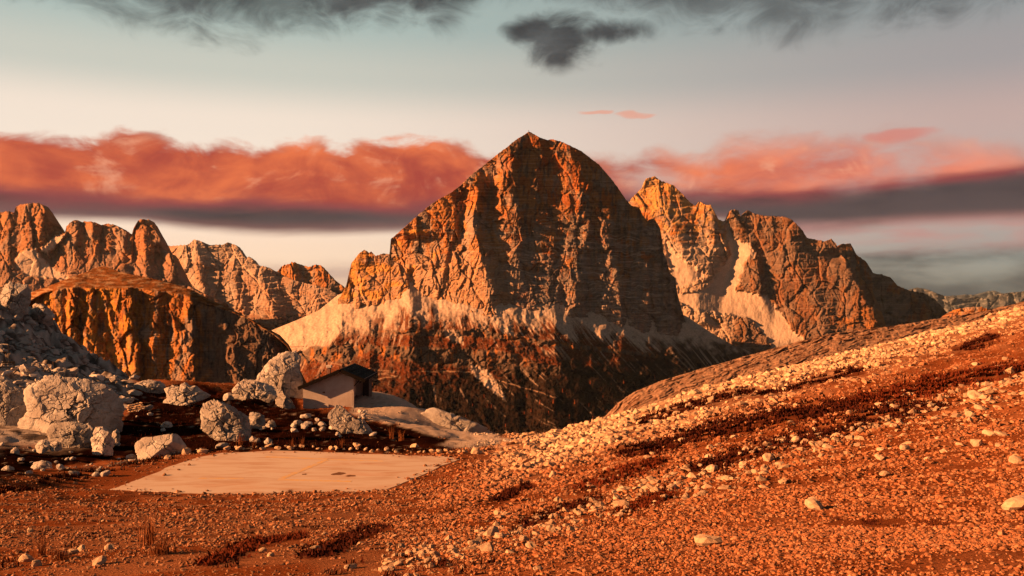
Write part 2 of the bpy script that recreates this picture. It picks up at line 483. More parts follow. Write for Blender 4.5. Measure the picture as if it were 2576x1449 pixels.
M_FAR = tone_mat('weathered_limestone', 9.0, 0.22, 0.5, 4.0, 60.0)
M_MID = tone_mat('cliff_limestone', 3.0, 0.24, 0.6, 1.6, 25.0)

def cliffy(seed, pl, lean=0.45, period=20, per2=7, fl1=5.5, fl2=2.4, fine=1.1, flw=15, warp=6.0, trend=None):
    def depth(px, py, h):
        sk = fbm(px / 60, py / 80, 2, seed + 7) * 12
        f0, c0 = facet((px + 0.25 * py) / 15, py / 27, seed + 40)
        f1_, c1 = facet((px - 0.2 * py) / 31, py / 55, seed + 41)
        wx = px + (c0 - 0.5) * warp + (c1 - 0.5) * warp * 1.4; wy = py + (c1 * 7.7 % 1 - 0.5) * warp * 2
        d = -pl(wx, wy)
        d = d + lean * (0.55 * strata(h, px, py, period, 0.22, seed + 5) + 0.30 * strata(h, px, py, per2, 0.3, seed + 6) + 0.15 * h)
        d = d - fl1 * 1.9 * facet((px + sk - 0.15 * py) / (flw * 3.2), (py + sk) / (flw * 5.5), seed + 8, 2.2, 0.5)[0]
        d = d - fl1 * 0.8 * facet((px + sk + 0.2 * py) / (flw * 1.25), py / (flw * 2.4), seed + 9, 2.0, 0.6)[0]
        d = d - fl2 * 0.7 * facet((px + sk) / (flw * 0.5), (py + fbm(px / 50, py / 50, 2, seed + 15) * 6) / (flw * 0.55), seed + 11, 1.8, 0.35)[0]
        d = d - fl1 * 0.5 * np.sqrt(np.abs(pn((px + sk) / (flw * 1.1), py / (flw * 8), seed + 12)) + 0.003)
        d = d - fine * 0.7 * fbm(px / 9, py / 2.4, 3, seed + 13, 0.6) - 0.4 * fine * fbm(px / 3.5, py / 8, 3, seed + 14, 0.6)
        if trend is not None: d = d - trend(px)
        return d
    return depth

# ---- the big peak
TOF_SKY = [(850, 752), (857, 746), (871, 718), (884, 662), (901, 640), (916, 628), (929, 636), (934, 632), (944, 645), (964, 637), (980, 639), (983, 602), (1007, 581), (1054, 539),
    (1088, 511), (1137, 483), (1158, 467), (1183, 442), (1204, 426), (1250, 389), (1273, 372), (1297, 352), (1320, 338), (1330, 331), (1343, 337), (1361, 347), (1378, 352),
    (1389, 350), (1417, 358), (1442, 370), (1463, 380), (1508, 415), (1538, 450), (1560, 480), (1573, 500), (1588, 517), (1608, 522), (1616, 540), (1628, 555), (1645, 549), (1660, 572),
    (1666, 606), (1668, 634), (1677, 652), (1684, 685), (1698, 699), (1703, 733), (1712, 768), (1728, 821), (1735, 850)]
TOF_BASE = [(850, 800), (950, 800), (1050, 790), (1234, 800), (1340, 815), (1480, 835), (1600, 860), (1735, 880)]
tof_lines = [
    [(850, 640, -110), (850, 890, -100)],
    [(905, 640, -62), (900, 760, -58)],
    [(968, 630, -26), (1018, 650, -14), (1028, 715, -8), (1030, 800, -8)],
    [(983, 600, -44), (986, 640, -46), (1036, 690, -36), (1042, 740, -26), (1044, 800, -26)],
    [(1135, 486, 0), (1146, 544, 10), (1141, 601, 20), (1127, 659, 22), (1100, 730, 14)],
    [(1160, 490, -22), (1155, 555, -18), (1148, 590, -8), (1137, 631, 4), (1126, 664, 6), (1112, 735, 2)],
    [(1199, 450, 26), (1195, 509, 40), (1190, 555, 54), (1198, 600, 62), (1212, 650, 66), (1236, 748, 66), (1240, 830, 66)],
    [(1243, 400, -26), (1242, 446, -26), (1231, 497, -18), (1225, 555, 2), (1228, 601, 18), (1246, 660, 30), (1262, 755, 40), (1264, 830, 40)],
    [(1306, 358, 26), (1293, 405, 30), (1278, 440, 30), (1276, 479, 30), (1291, 500, 32), (1294, 560, 38), (1292, 600, 44), (1300, 680, 50), (1305, 830, 50)],
    [(1320, 340, 4), (1322, 382, -16), (1322, 440, -22), (1328, 497, -8), (1333, 567, 14), (1330, 636, 28), (1335, 700, 36)],
    [(1352, 345, 10), (1353, 416, 4), (1351, 497, 6), (1372, 545, 14), (1389, 594, 26), (1393, 675, 40), (1395, 754, 52), (1395, 840, 52)],
    [(1372, 350, -12), (1366, 416, -20), (1362, 497, -12), (1385, 545, 4), (1400, 594, 16), (1402, 699, 28), (1404, 830, 38)],
    [(1390, 352, -4), (1394, 420, -10), (1398, 500, -14)],
    [(1430, 362, 14), (1456, 400, 20), (1470, 450, 32), (1474, 530, 32), (1473, 570, 28), (1470, 618, 36), (1462, 670, 38), (1450, 700, 50), (1446, 760, 54), (1450, 840, 54)],
    [(1470, 384, -8), (1488, 450, -8), (1494, 571, -2), (1492, 664, 8), (1488, 710, 18), (1484, 830, 28)],
    [(1505, 415, -10), (1522, 480, 0), (1532, 537, 12), (1532, 613, 32), (1546, 680, 46), (1558, 752, 50), (1562, 850, 50)],
    [(1550, 470, -28), (1556, 537, -16), (1562, 629, -2), (1570, 699, 10), (1580, 850, 22)],
    [(1600, 520, -28), (1612, 560, -8), (1624, 620, 14), (1628, 664, 26), (1630, 740, 30), (1634, 860, 32)],
    [(1634, 552, -28), (1638, 640, -14), (1644, 740, -6), (1650, 860, 0)],
    [(1660, 572, -24), (1664, 640, -10), (1668, 720, -2), (1690, 860, 2)],
    [(1672, 606, -60), (1690, 685, -60), (1712, 768, -50), (1740, 860, -50)],
]
_pl = pleats(tof_lines, 840, 1760, 320, 900, 1.3)
def tof_trend(px): return -0.12 * np.maximum(0, px - 1300) - 0.16 * np.maximum(0, px - 1500)
def tof_tone(px, py, h, dep):
    c = rock_tone(px, py, h, dep, 101, 0.35, 0.6, 0.25)
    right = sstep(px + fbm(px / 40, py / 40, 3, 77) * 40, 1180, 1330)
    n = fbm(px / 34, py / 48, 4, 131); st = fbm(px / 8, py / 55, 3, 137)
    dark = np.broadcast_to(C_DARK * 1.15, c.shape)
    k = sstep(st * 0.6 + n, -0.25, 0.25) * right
    c = c + (dark * 0.8 - c) * (np.clip(k * 0.55 + right * 0.26, 0, 0.82))[..., None]  # shade on the right face put into the rock colour
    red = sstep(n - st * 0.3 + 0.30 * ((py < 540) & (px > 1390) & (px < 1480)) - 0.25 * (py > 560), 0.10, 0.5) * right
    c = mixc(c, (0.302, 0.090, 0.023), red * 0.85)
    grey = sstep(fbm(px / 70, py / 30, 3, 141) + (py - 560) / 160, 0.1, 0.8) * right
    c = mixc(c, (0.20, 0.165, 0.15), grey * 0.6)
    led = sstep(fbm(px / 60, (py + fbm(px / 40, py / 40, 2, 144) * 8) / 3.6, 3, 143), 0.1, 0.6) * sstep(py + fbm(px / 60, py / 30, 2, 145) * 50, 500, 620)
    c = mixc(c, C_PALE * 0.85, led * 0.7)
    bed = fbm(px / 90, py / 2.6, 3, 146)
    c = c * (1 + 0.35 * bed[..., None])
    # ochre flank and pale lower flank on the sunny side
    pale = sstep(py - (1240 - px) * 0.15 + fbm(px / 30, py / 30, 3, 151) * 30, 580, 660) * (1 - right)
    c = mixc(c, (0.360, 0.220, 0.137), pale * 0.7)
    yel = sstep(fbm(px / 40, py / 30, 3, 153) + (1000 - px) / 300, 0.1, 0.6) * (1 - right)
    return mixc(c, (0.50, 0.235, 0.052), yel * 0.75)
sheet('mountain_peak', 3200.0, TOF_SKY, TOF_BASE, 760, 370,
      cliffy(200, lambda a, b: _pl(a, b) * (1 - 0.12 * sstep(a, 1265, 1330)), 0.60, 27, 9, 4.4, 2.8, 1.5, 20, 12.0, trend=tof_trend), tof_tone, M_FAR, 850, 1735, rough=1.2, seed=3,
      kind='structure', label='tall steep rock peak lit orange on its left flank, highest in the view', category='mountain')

# ---- slopes below the peak
APR_SKY = [(560, 880), (640, 852), (690, 828), (740, 808), (800, 782), (850, 742), (905, 720), (1000, 700), (1040, 685), (1150, 708), (1240, 715), (1340, 728), (1480, 748), (1600, 770), (1690, 780), (1728, 796), (1790, 838), (1840, 866), (1900, 890), (1990, 925), (2080, 960)]
APR_REF = curve([(560, 880), (690, 830), (860, 752), (950, 748), (1030, 712), (1090, 735), (1234, 752), (1340, 766), (1397, 760), (1480, 786), (1600, 810), (1728, 822), (1840, 868), (1990, 925), (2080, 960)])
band1 = curve([(900, 832), (1073, 830), (1200, 829), (1281, 842), (1351, 852), (1467, 868), (1606, 885), (1760, 905), (1900, 930)])
band2 = curve([(700, 905), (796, 870), (858, 866), (1002, 869), (1073, 873), (1166, 877), (1247, 881), (1305, 892), (1351, 914), (1450, 925), (1600, 945), (1800, 975)])
b2h = curve([(700, 10), (780, 36), (870, 42), (930, 14), (1000, 34), (1110, 40), (1240, 46), (1320, 50), (1370, 24), (1450, 14), (1800, 10)])
b1h = curve([(930, 0.01), (1000, 8), (1073, 13), (1200, 15), (1350, 11), (1600, 8), (1900, 5)])
fall = curve([(560, -0.7), (800, -0.5), (1000, -0.1), (1150, 0.2), (1300, 0.55), (1500, 0.9), (1800, 1.15), (2080, 1.2)])
def apr_depth(px, py, h):
    wy = py + fbm(px / 30, py / 40, 3, 301) * 5
    t = wy - APR_REF(px)
    xs = np.arange(540.0, 2101.0, 4.0)
    cb = -_pl(np.clip(xs, 860, 1720), APR_REF(xs) + 8) - tof_trend(np.minimum(xs, 1740)) + 0.55 * np.maximum(0, curve(TOF_BASE)(xs) - APR_REF(xs))
    kk = np.exp(-0.5 * (np.arange(-20, 21) / 11.0) ** 2); kk /= kk.sum()
    cb = np.convolve(np.pad(cb, 20, mode='edge'), kk, 'valid')
    far_cb = np.interp(xs, [540, 860, 1050, 1300, 1740], np.interp([540, 860, 1050, 1300, 1740], xs, cb))
    far_cb = np.where(xs > 1300, np.interp(1300, xs, far_cb) + 0.45 * (far_cb - np.interp(1300, xs, far_cb)), far_cb)
    lo_ = sstep(t, 5, 90)
    d = -1.45 * t + np.interp(px, xs, cb) * (1 - lo_) + np.interp(px, xs, far_cb) * lo_ + 4 + 0.25 * tof_trend(np.minimum(px, 1760)) * sstep(t, 0, 150)
    up = np.maximum(0, -t); d = d + up * 0.4
    e1 = wy - band1(px) - fbm(px / 60, px * 0, 2, 307) * 5
    d = d + 1.5 * np.clip(e1, 0, b1h(px))
    e2 = wy - band2(px) - fbm(px / 70, px * 0, 2, 311) * 10
    d = d + 1.55 * np.clip(e2, 0, b2h(px))
    b1on = sstep(px, 930, 1000)
    inb = sstep(e2, -2, 3) * (1 - sstep(e2, b2h(px) - 2, b2h(px) + 6)) + b1on * sstep(e1, -1, 2) * (1 - sstep(e1, b1h(px) - 1, b1h(px) + 4))
    d = d - inb * (8.0 * facet(px / 40, py / 50, 313, 2.4, 0.5)[0] + 2.4 * facet(px / 13, py / 16, 314, 2.0, 0.5)[0])
    # spurs and gullies running down the fall line
    k = sstep(t, 10, 90)
    k3 = sstep(t, np.interp(px, [560, 900, 1250, 1400, 1700], [85, 70, 40, 30, 40]), np.interp(px, [560, 900, 1250, 1400, 1700], [130, 110, 80, 70, 80]))
    s = px - fall(px) * t + fbm(px / 50, py / 50, 2, 317) * 14
    d = d - k * 5 * (ridged(s / 85, t / 220, 2, 319) - 0.3) - k * 6 * fbm(s / 48, t / 60, 3, 323) - k3 * 4.6 * facet((px - 0.3 * py) / 46, py / 30, 324, 2.0)[0] - k3 * 2.6 * facet(px / 15, py / 11, 325, 2.0, 0.4)[0]
    d = d - 2.2 * fbm(px / 9, py / 7, 4, 327, 0.65) * (0.25 + 0.75 * k) - 0.8 * ridged(s / 9, t / 60, 2, 331) * (0.5 + 0.5 * k)
    lg = np.floor((wy + 0.12 * px) / 13); d = d - k * 2.2 * pn(lg * 1.7 + 0.3, px / 34, 333)
    # right-hand side turns away into the valley
    d = d + 0.35 * np.maximum(0, px - 1560) * sstep(t, -10, 80)
    d = d + 0.5 * np.maximum(0, 860 - px)
    return d
fan = [(1184, 914), (1222, 930), (1256, 968), (1272, 1008), (1240, 985), (1203, 955), (1186, 935)]
fan2 = [(1115, 832), (1142, 828), (1166, 852), (1166, 868), (1148, 862), (1122, 848)]
paths = [[(700, 868), (745, 882), (800, 905), (860, 918), (930, 928), (998, 935), (952, 941), (1000, 946), (930, 957)],
         [(640, 862), (700, 872), (760, 872)], [(1060, 935), (1180, 935), (1400, 1000)]]
def apr_tone(px, py, h, dep):
    t = py - APR_REF(px)
    s = px - fall(px) * t
    n = fbm(px / 22, py / 22, 4, 341); st = fbm(s / 6, t / 70, 3, 347); big = fbm(s / 45, t / 90, 3, 349); fn = fbm(px / 5, py / 4, 3, 350, 0.6)
    c = np.broadcast_to(C_RUST, px.shape + (3,)).astype(np.float32)
    c = mixc(c, (0.13, 0.042, 0.017), sstep(n, -0.1, 0.5) * 0.7)
    c = mixc(c, (0.045, 0.018, 0.010), sstep(fbm(px / 40, py / 25, 4, 351) + fn * 0.3, 0.0, 0.5) * 0.85)
    # scree cones under the wall, rust turf climbing between them in pointed tongues
    lim = np.interp(px, [560, 750, 900, 1050, 1250, 1400, 1700, 1900], [110, 118, 96, 84, 64, 50, 60, 42])
    q = s / 62 + 0.35 * fbm(s / 80, t * 0, 2, 352); saw = np.abs(q - np.floor(q) - 0.5) * 62
    amp = np.interp(px, [560, 900, 1000, 1150, 1500], [2.5, 2.0, 1.0, 0.7, 0.8])
    edge = 34 + 30 * pn(np.floor(q) * 1.3 + 0.4, t * 0 + 0.5, 354) + saw * (1.3 + amp)
    scree = (1 - sstep(t + n * 16 + st * 22 + fn * 6, edge - 6, edge + 26)) * (1 - sstep(t + big * 40 + st * 30 + fn * 10, lim * 0.75, lim * 1.3))
    scree = np.maximum(scree, (1 - sstep(t + big * 30, lim * 0.7, lim)) * (1 - sstep(px, 880, 980)))
    tong = sstep(st + big * 0.8, 0.40, 0.7) * (1 - sstep(t, 110, 200))
    c = mixc(c, C_PALE * (1 + 0.0), np.clip(scree * 0.95 + tong * 0.6, 0, 1))
    c = c * (1 + 0.22 * fn[..., None])
    rub = sstep(fbm(px / 4, py / 4, 3, 353), 0.25, 0.7) * sstep(t, 30, 120)
    c = mixc(c, (0.22, 0.14, 0.095), rub * 0.45)
    e1 = py - band1(px); e2 = py - band2(px)
    rk = sstep(px, 930, 1000) * sstep(e1, -2, 2) * (1 - sstep(e1, b1h(px), b1h(px) + 4)); rk2 = sstep(e2 + n * 5, -3, 4) * (1 - sstep(e2 + n * 8, b2h(px) - 2, b2h(px) + 8))
    rock = mixc(np.broadcast_to(np.array([0.13, 0.088, 0.066], np.float32), c.shape), (0.30, 0.11, 0.032), sstep(fbm(px / 18, py / 40, 3, 357), 0.0, 0.5))
    rock = mixc(rock, (0.045, 0.036, 0.032), sstep(fbm(px / 7, py / 40, 3, 359), 0.05, 0.5) * 0.8)
    c = c + (rock - c) * np.clip(rk + rk2, 0, 1)[..., None] * 0.9
    # dark scrub and forest floor low and right, valley shade added to their colour
    low = sstep(py + (px - 1250) * 0.10 + n * 36 + big * 30, 895, 965) * (0.55 + 0.45 * sstep(px + n * 60, 930, 1100))
    c = mixc(c, C_SCRUB * 0.6, low * 0.95)
    c = mixc(c, (0.216, 0.151, 0.115), sstep(st + n * 0.3, 0.62, 0.85) * 0.8 * low)
    rgt = sstep(px + n * 40 + st * 40, 1640, 1780) * sstep(t + n * 14, 22, 55)
    c = mixc(c, C_SCRUB, rgt * 0.85)
    c = mixc(c, C_PALE * 0.8, rgt * sstep(fbm(s / 9, t / 120, 3, 364) + big * 0.3, 0.25, 0.5) * (1 - sstep(t, 60, 150)) * 0.85)
    c = mixc(c, C_PALE, softpoly(px, py, fan, 3, 5, 8, 361) * 0.95)
    c = mixc(c, C_PALE * 0.85, softpoly(px, py, fan2, 2, 3, 6, 362) * 0.9)
    for p in paths:
        c = mixc(c, (0.245, 0.151, 0.101), (1 - sstep(polydist(px, py + fbm(px / 20, py / 20, 2, 9) * 2, p, False), 0.8, 2.2)) * 0.75)
    return c
APR_D0 = 3215.0
apron = sheet('mountain_slope', APR_D0, APR_SKY, [(560, 1180), (2080, 1180)], 900, 300, apr_depth, apr_tone, M_FAR, 560, 2080, back=(30, 90, 200), seed=9,
      kind='structure', label='scree and rust coloured slopes falling from the big peak into the valley', category='slope')

# ---- the second massif on the right
RT_SKY = [(1540, 560), (1578, 513), (1591, 496), (1617, 471), (1625, 449), (1647, 443), (1664, 456), (1694, 466), (1715, 486), (1736, 509), (1749, 518), (1760, 507), (1775, 515), (1787, 515), (1802, 541),
    (1806, 551), (1822, 557), (1830, 550), (1841, 528), (1856, 528), (1866, 552), (1873, 535), (1881, 528), (1896, 537), (1924, 543), (1971, 545), (1988, 550), (2014, 573), (2031, 599), (2052, 603),
    (2074, 607), (2091, 601), (2103, 612), (2112, 637), (2142, 667), (2167, 701), (2193, 727), (2219, 787), (2235, 840), (2250, 870)]
rt_lines = [
    [(1540, 500, -80), (1600, 700, -60), (1680, 950, -20)],
    [(1605, 480, -22), (1640, 620, -20), (1690, 760, -12)],
    [(1650, 440, 14), (1664, 520, 16), (1700, 600, 14), (1745, 700, 6), (1765, 800, 0)],
    [(1740, 508, -8), (1752, 560, -2), (1780, 640, 0)],
    [(1775, 512, 8), (1790, 560, 10), (1800, 620, 6), (1790, 680, -6)],
    [(1806, 548, -6), (1832, 575, -26), (1848, 640, -32), (1828, 700, -30), (1805, 800, -22), (1800, 950, 0)],
    [(1850, 528, 2), (1868, 580, -14), (1884, 620, 8), (1900, 660, 16), (1908, 720, 12), (1935, 790, -4), (1960, 950, 0)],
    [(1875, 540, -8), (1900, 600, -12), (1925, 690, -12), (1950, 790, -10)],
    [(1985, 548, 30), (2000, 620, 24), (2020, 700, 22), (2060, 760, 34), (2080, 850, 36)],
    [(2031, 598, 2), (2050, 640, 6), (2070, 700, 14), (2100, 760, 20), (2110, 850, 24)],
    [(2095, 604, 18), (2150, 690, 34), (2188, 760, 42), (2205, 850, 42)],
    [(2112, 637, -30), (2170, 702, -16), (2215, 787, -10), (2250, 870, -10)],
]
_rt = pleats(rt_lines, 1530, 2270, 430, 960, 1.6)
scree_r = [(1832, 560), (1850, 600), (1880, 612), (1905, 640), (1880, 650), (1862, 690), (1850, 730), (1930, 745), (1965, 790), (1990, 830), (2050, 872), (1960, 905), (1930, 850), (1880, 800), (1800, 790), (1720, 770), (1700, 740), (1765, 730), (1800, 700), (1825, 660), (1842, 640), (1826, 600)]
scree_r2 = [(1670, 600), (1700, 640), (1740, 668), (1775, 690), (1730, 720), (1700, 720), (1680, 660)]
shelf_r = curve([(1540, 560), (1650, 590), (1760, 600), (1800, 620), (1850, 800)])
def rt_scree(px, py):
    return np.clip(softpoly(px, py, scree_r, 4, 6, 14, 401) + softpoly(px, py, scree_r2, 5, 6, 14, 402), 0, 1)
_rtd = cliffy(420, _rt, 0.85, 17, 6, 4.6, 2.4, 1.2, 16, 6.0)
def rt_depth(px, py, h):
    d = _rtd(px, py, h); m = rt_scree(px, py)
    sm = -_rt(px, py) + 0.85 * h + 6 - 1.3 * fbm(px / 16, py / 26, 4, 405, 0.6)
    return d + (sm - d) * m
def rt_tone(px, py, h, dep):
    c = rock_tone(px, py, h, dep, 431, 0.55, 0.6, 0.55)
    lit = 1 - sstep(px + fbm(px / 30, py / 30, 3, 433) * 25, 1810, 1880)  # sunlit left and shaded right flank painted into the tone
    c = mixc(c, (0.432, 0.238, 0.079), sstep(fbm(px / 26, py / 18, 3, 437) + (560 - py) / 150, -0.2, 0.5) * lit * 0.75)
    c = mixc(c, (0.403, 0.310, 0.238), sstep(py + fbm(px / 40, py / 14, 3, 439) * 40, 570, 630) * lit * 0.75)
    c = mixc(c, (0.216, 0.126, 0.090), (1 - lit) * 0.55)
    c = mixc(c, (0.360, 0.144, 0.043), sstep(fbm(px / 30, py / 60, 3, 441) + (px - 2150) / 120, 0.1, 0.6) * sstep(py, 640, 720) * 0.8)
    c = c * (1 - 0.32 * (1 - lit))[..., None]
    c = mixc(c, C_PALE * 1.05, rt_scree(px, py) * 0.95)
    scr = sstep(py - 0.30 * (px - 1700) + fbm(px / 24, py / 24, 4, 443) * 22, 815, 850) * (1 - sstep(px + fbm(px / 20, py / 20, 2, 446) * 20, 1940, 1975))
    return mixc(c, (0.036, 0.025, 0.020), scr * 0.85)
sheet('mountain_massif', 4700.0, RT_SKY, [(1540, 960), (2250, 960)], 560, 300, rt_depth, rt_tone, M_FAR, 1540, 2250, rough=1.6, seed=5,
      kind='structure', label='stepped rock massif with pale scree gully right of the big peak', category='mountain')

# ---- dark shoulder behind it
dk_sky = [(2060, 640), (2103, 624), (2116, 614), (2140, 612), (2155, 641), (2180, 659), (2197, 688), (2219, 691), (2240, 697), (2257, 718), (2287, 731), (2321, 736), (2351, 752), (2372, 774), (2398, 804), (2440, 840), (2480, 880)]
_dk = pleats([[(2050, 600, 60), (2050, 900, 80)], [(2140, 610, 30), (2180, 720, 34), (2200, 850, 40)], [(2160, 640, -5), (2215, 760, 0)], [(2240, 697, 0), (2290, 800, 10)], [(2290, 731, -45), (2340, 850, -30)], [(2400, 800, -130), (2480, 900, -150)]], 2040, 2500, 590, 920, 2.5)
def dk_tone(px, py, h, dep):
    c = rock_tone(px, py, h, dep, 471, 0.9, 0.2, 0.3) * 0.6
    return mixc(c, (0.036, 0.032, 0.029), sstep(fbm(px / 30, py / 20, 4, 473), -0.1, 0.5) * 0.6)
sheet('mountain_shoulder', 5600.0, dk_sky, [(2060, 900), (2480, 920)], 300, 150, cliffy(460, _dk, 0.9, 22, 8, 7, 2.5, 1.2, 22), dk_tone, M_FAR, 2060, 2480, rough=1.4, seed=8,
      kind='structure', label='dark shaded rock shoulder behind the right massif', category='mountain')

# ---- small sunlit crag showing over the right-hand slope
_cr = pleats([[(2380, 760, -25), (2380, 830, -20)], [(2440, 760, 6), (2440, 830, 8)], [(2475, 765, 6), (2480, 830, 8)], [(2520, 770, -25), (2530, 830, -20)]], 2370, 2540, 750, 840, 2)
sheet('rock_crag', 2300.0, [(2380, 800), (2390, 791), (2415, 778), (2441, 772), (2471, 772), (2496, 783), (2530, 805)], [(2380, 840), (2530, 840)], 110, 50,
      cliffy(480, _cr, 0.8, 14, 5, 4, 2, 1, 14), lambda px, py, h, d: rock_tone(px, py, h, d, 481, 0.35, 0.7, 0.3), M_FAR, 2380, 2530, rough=1.2, seed=10,
      kind='structure', label='small sunlit rock crag just over the right slope', category='crag')

# ---- far ranges
def far_tone(a, b, seed):  # blue-grey of distant haze is part of these colours
    def f(px, py, h, dep):
        c = np.broadcast_to(np.array(a, np.float32), px.shape + (3,)).astype(np.float32)
        return mixc(c, b, sstep(fbm(px / 22, py / 10, 4, seed), -0.2, 0.4))
    return f
flat = lambda px, py: 0 * px
sheet('mountain_range', 14000.0, [(2250, 745), (2287, 731), (2304, 724), (2326, 726), (2355, 737), (2380, 746), (2420, 752), (2455, 746), (2480, 752), (2510, 742), (2540, 736), (2576, 733), (2640, 722), (2760, 740), (2950, 730)], [(2250, 840), (2950, 840)], 420, 60,
      cliffy(500, flat, 1.1, 16, 6, 12, 4, 1.2, 34), far_tone((0.07, 0.078, 0.085), (0.15, 0.15, 0.15), 501), M_FAR, 2250, 2950, rough=1.0, seed=12,
      kind='structure', label='hazy grey mountain range far off on the right horizon', category='mountains')
sheet('mountain_skyline', 30000.0, [(2200, 748), (2360, 745), (2394, 744), (2430, 741), (2458, 742), (2480, 734), (2500, 731), (2526, 739), (2560, 736), (2600, 740), (2800, 730), (2950, 740)], [(2200, 790), (2950, 790)], 300, 24,
      cliffy(510, flat, 1.1, 16, 6, 9, 3, 1, 30), far_tone((0.06, 0.072, 0.085), (0.09, 0.10, 0.11), 511), M_FAR, 2200, 2950, rough=0.8, seed=13,
      kind='structure', label='faintest blue mountains at the edge of the sky on the right', category='mountains')

# ---- pale pyramid mountain left of the peak and the castle crag behind it
py_sky = [(380, 640), (405, 616), (433, 619), (473, 616), (487, 603), (500, 605), (527, 616), (560, 616), (573, 610), (593, 616), (607, 636), (617, 650), (627, 646), (638, 656), (645, 666), (677, 673), (700, 686), (733, 703), (783, 716), (817, 723), (859, 746), (900, 775), (930, 800)]
_py = pleats([[(380, 600, -50), (400, 900, -40)], [(490, 604, 24), (500, 680, 22), (520, 800, 30)], [(527, 640, -4), (535, 700, -6), (570, 790, -10), (600, 850, -10)], [(575, 610, 8), (590, 700, 6), (600, 760, 4)],
    [(607, 680, -8), (625, 760, -16), (620, 850, -18)], [(650, 680, 6), (672, 740, 24), (690, 800, 28), (700, 880, 28)], [(700, 690, -10), (730, 780, -10), (750, 880, -10)], [(790, 720, 2), (810, 780, 16), (830, 880, 18)], [(900, 770, -50), (930, 880, -50)]], 370, 940, 590, 910, 3)
scree_p = [(455, 640), (470, 700), (520, 760), (560, 790), (600, 800), (585, 770), (600, 715), (575, 705), (570, 735), (555, 770), (520, 735), (490, 700)]
def py_tone(px, py, h, dep):
    c = rock_tone(px, py, h, dep, 531, 0.6, 0.5, 0.55)
    c = mixc(c, (0.40, 0.285, 0.22), np.full(px.shape, 0.62, np.float32))  # paler overall, distance haze mixed into the colour
    c = mixc(c, C_PALE, np.clip(softpoly(px, py, scree_p, 5, 8, 14, 533) + (1 - sstep(py - curve(py_sky)(px) + fbm(px / 20, py / 20, 3, 534) * 14, 30, 60)) * sstep(px, 430, 480) * (1 - sstep(px, 650, 700)) * 0.8, 0, 1) * 0.9)
    c = mixc(c, (0.158, 0.065, 0.036), sstep(py + fbm(px / 25, py / 12, 4, 535) * 40, 770, 830) * 0.7)
    return mixc(c, C_SCRUB, sstep(fbm(px / 12, py / 8, 3, 536) + (py - 800) / 60, 0.2, 0.5) * sstep(px, 660, 700) * 0.8)
sheet('mountain_ridge', 5300.0, py_sky, [(380, 900), (930, 900)], 430, 230, cliffy(520, _py, 1.15, 15, 6, 4.0, 2.0, 1.0, 17, 7.0), py_tone, M_FAR, 380, 930, rough=1.2, seed=15,
      kind='structure', label='pale pyramid shaped mountain with scree left of the big peak', category='mountain')
cs_sky = [(660, 700), (697, 683), (710, 670), (725, 664), (740, 660), (757, 666), (777, 672), (793, 666), (807, 667), (823, 686), (837, 700), (850, 711), (870, 730), (910, 760)]
_cs = pleats([[(660, 650, -30), (660, 800, -30)], [(742, 660, 10), (745, 760, 10)], [(760, 666, -8), (765, 760, -6)], [(805, 666, 12), (815, 760, 14)], [(910, 750, -60), (910, 800, -60)]], 650, 920, 640, 810, 2)
sheet('castle_crag', 6800.0, cs_sky, [(660, 800), (910, 800)], 210, 90, cliffy(540, _cs, 0.5, 18, 6, 6, 2.5, 1, 14), lambda px, py, h, d: rock_tone(px, py, h, d, 541, 0.45, 0.5, 0.3), M_FAR, 660, 910, rough=2.0, seed=16,
      kind='structure', label='distant twin topped rock crag above the saddle left of the peak', category='crag')

# ---- rock towers on the far left
fa_sky = [(-900, 690), (-640, 610), (-420, 560), (-260, 520), (-160, 560), (-60, 545), (0, 534), (20, 532), (35, 536), (40, 520), (52, 514), (70, 512), (100, 511), (110, 523), (123, 553), (137, 570), (139, 581), (163, 585), (167, 570), (176, 560), (187, 553), (197, 555), (203, 564), (210, 557), (227, 557), (253, 566), (267, 563),
    (290, 566), (317, 583), (330, 597), (334, 580), (340, 566), (347, 556), (357, 551), (373, 553), (380, 560), (387, 573), (397, 590), (405, 606), (409, 627), (433, 643), (443, 670), (448, 696), (467, 716), (500, 733), (560, 760)]
_fa = pleats([[(-900, 500, -160), (-900, 800, -160)], [(-420, 500, -30), (-420, 800, -20)], [(-260, 500, -40), (-260, 800, -40)], [(-60, 540, 0), (-60, 800, 5)], [(0, 530, -14), (0, 640, 0)], [(20, 530, 4), (22, 640, 8)], [(38, 520, -8), (36, 600, 0)], [(72, 512, 12), (74, 580, 14)], [(78, 512, 4), (80, 580, 6)], [(99, 511, 24), (101, 580, 24), (92, 650, 12)], [(137, 572, -26), (136, 640, -22), (130, 720, -14)],
    [(163, 585, -6), (150, 660, 0)], [(188, 553, 10), (192, 620, 12), (196, 690, 8)], [(204, 564, -8), (212, 640, -6)], [(228, 557, 8), (232, 640, 10), (240, 690, 8)], [(258, 566, -14), (264, 640, -12)], [(274, 590, -2), (278, 650, 2)], [(286, 600, -16), (290, 640, -10)],
    [(306, 606, 4), (312, 650, 14), (316, 690, 14)], [(322, 596, -14), (330, 650, -4), (336, 700, -2)], [(358, 550, 20), (364, 620, 24), (368, 700, 22)], [(374, 553, 10), (384, 620, 12)], [(408, 627, -22), (406, 700, -16)], [(430, 644, 4), (438, 700, 6)], [(450, 696, -22), (500, 760, -40)], [(560, 760, -90), (560, 800, -90)]], -910, 570, 500, 830, 1.5)
scree_f = [(40, 650), (60, 628), (90, 626), (112, 655), (140, 680), (172, 696), (168, 706), (120, 700), (70, 694), (46, 676)]
scree_f2 = [(100, 630), (140, 592), (165, 590), (150, 612), (120, 640)]
def fa_m(px, py): return np.clip(softpoly(px, py, scree_f, 4, 5, 12, 551) + softpoly(px, py, scree_f2, 3, 4, 10, 552), 0, 1)
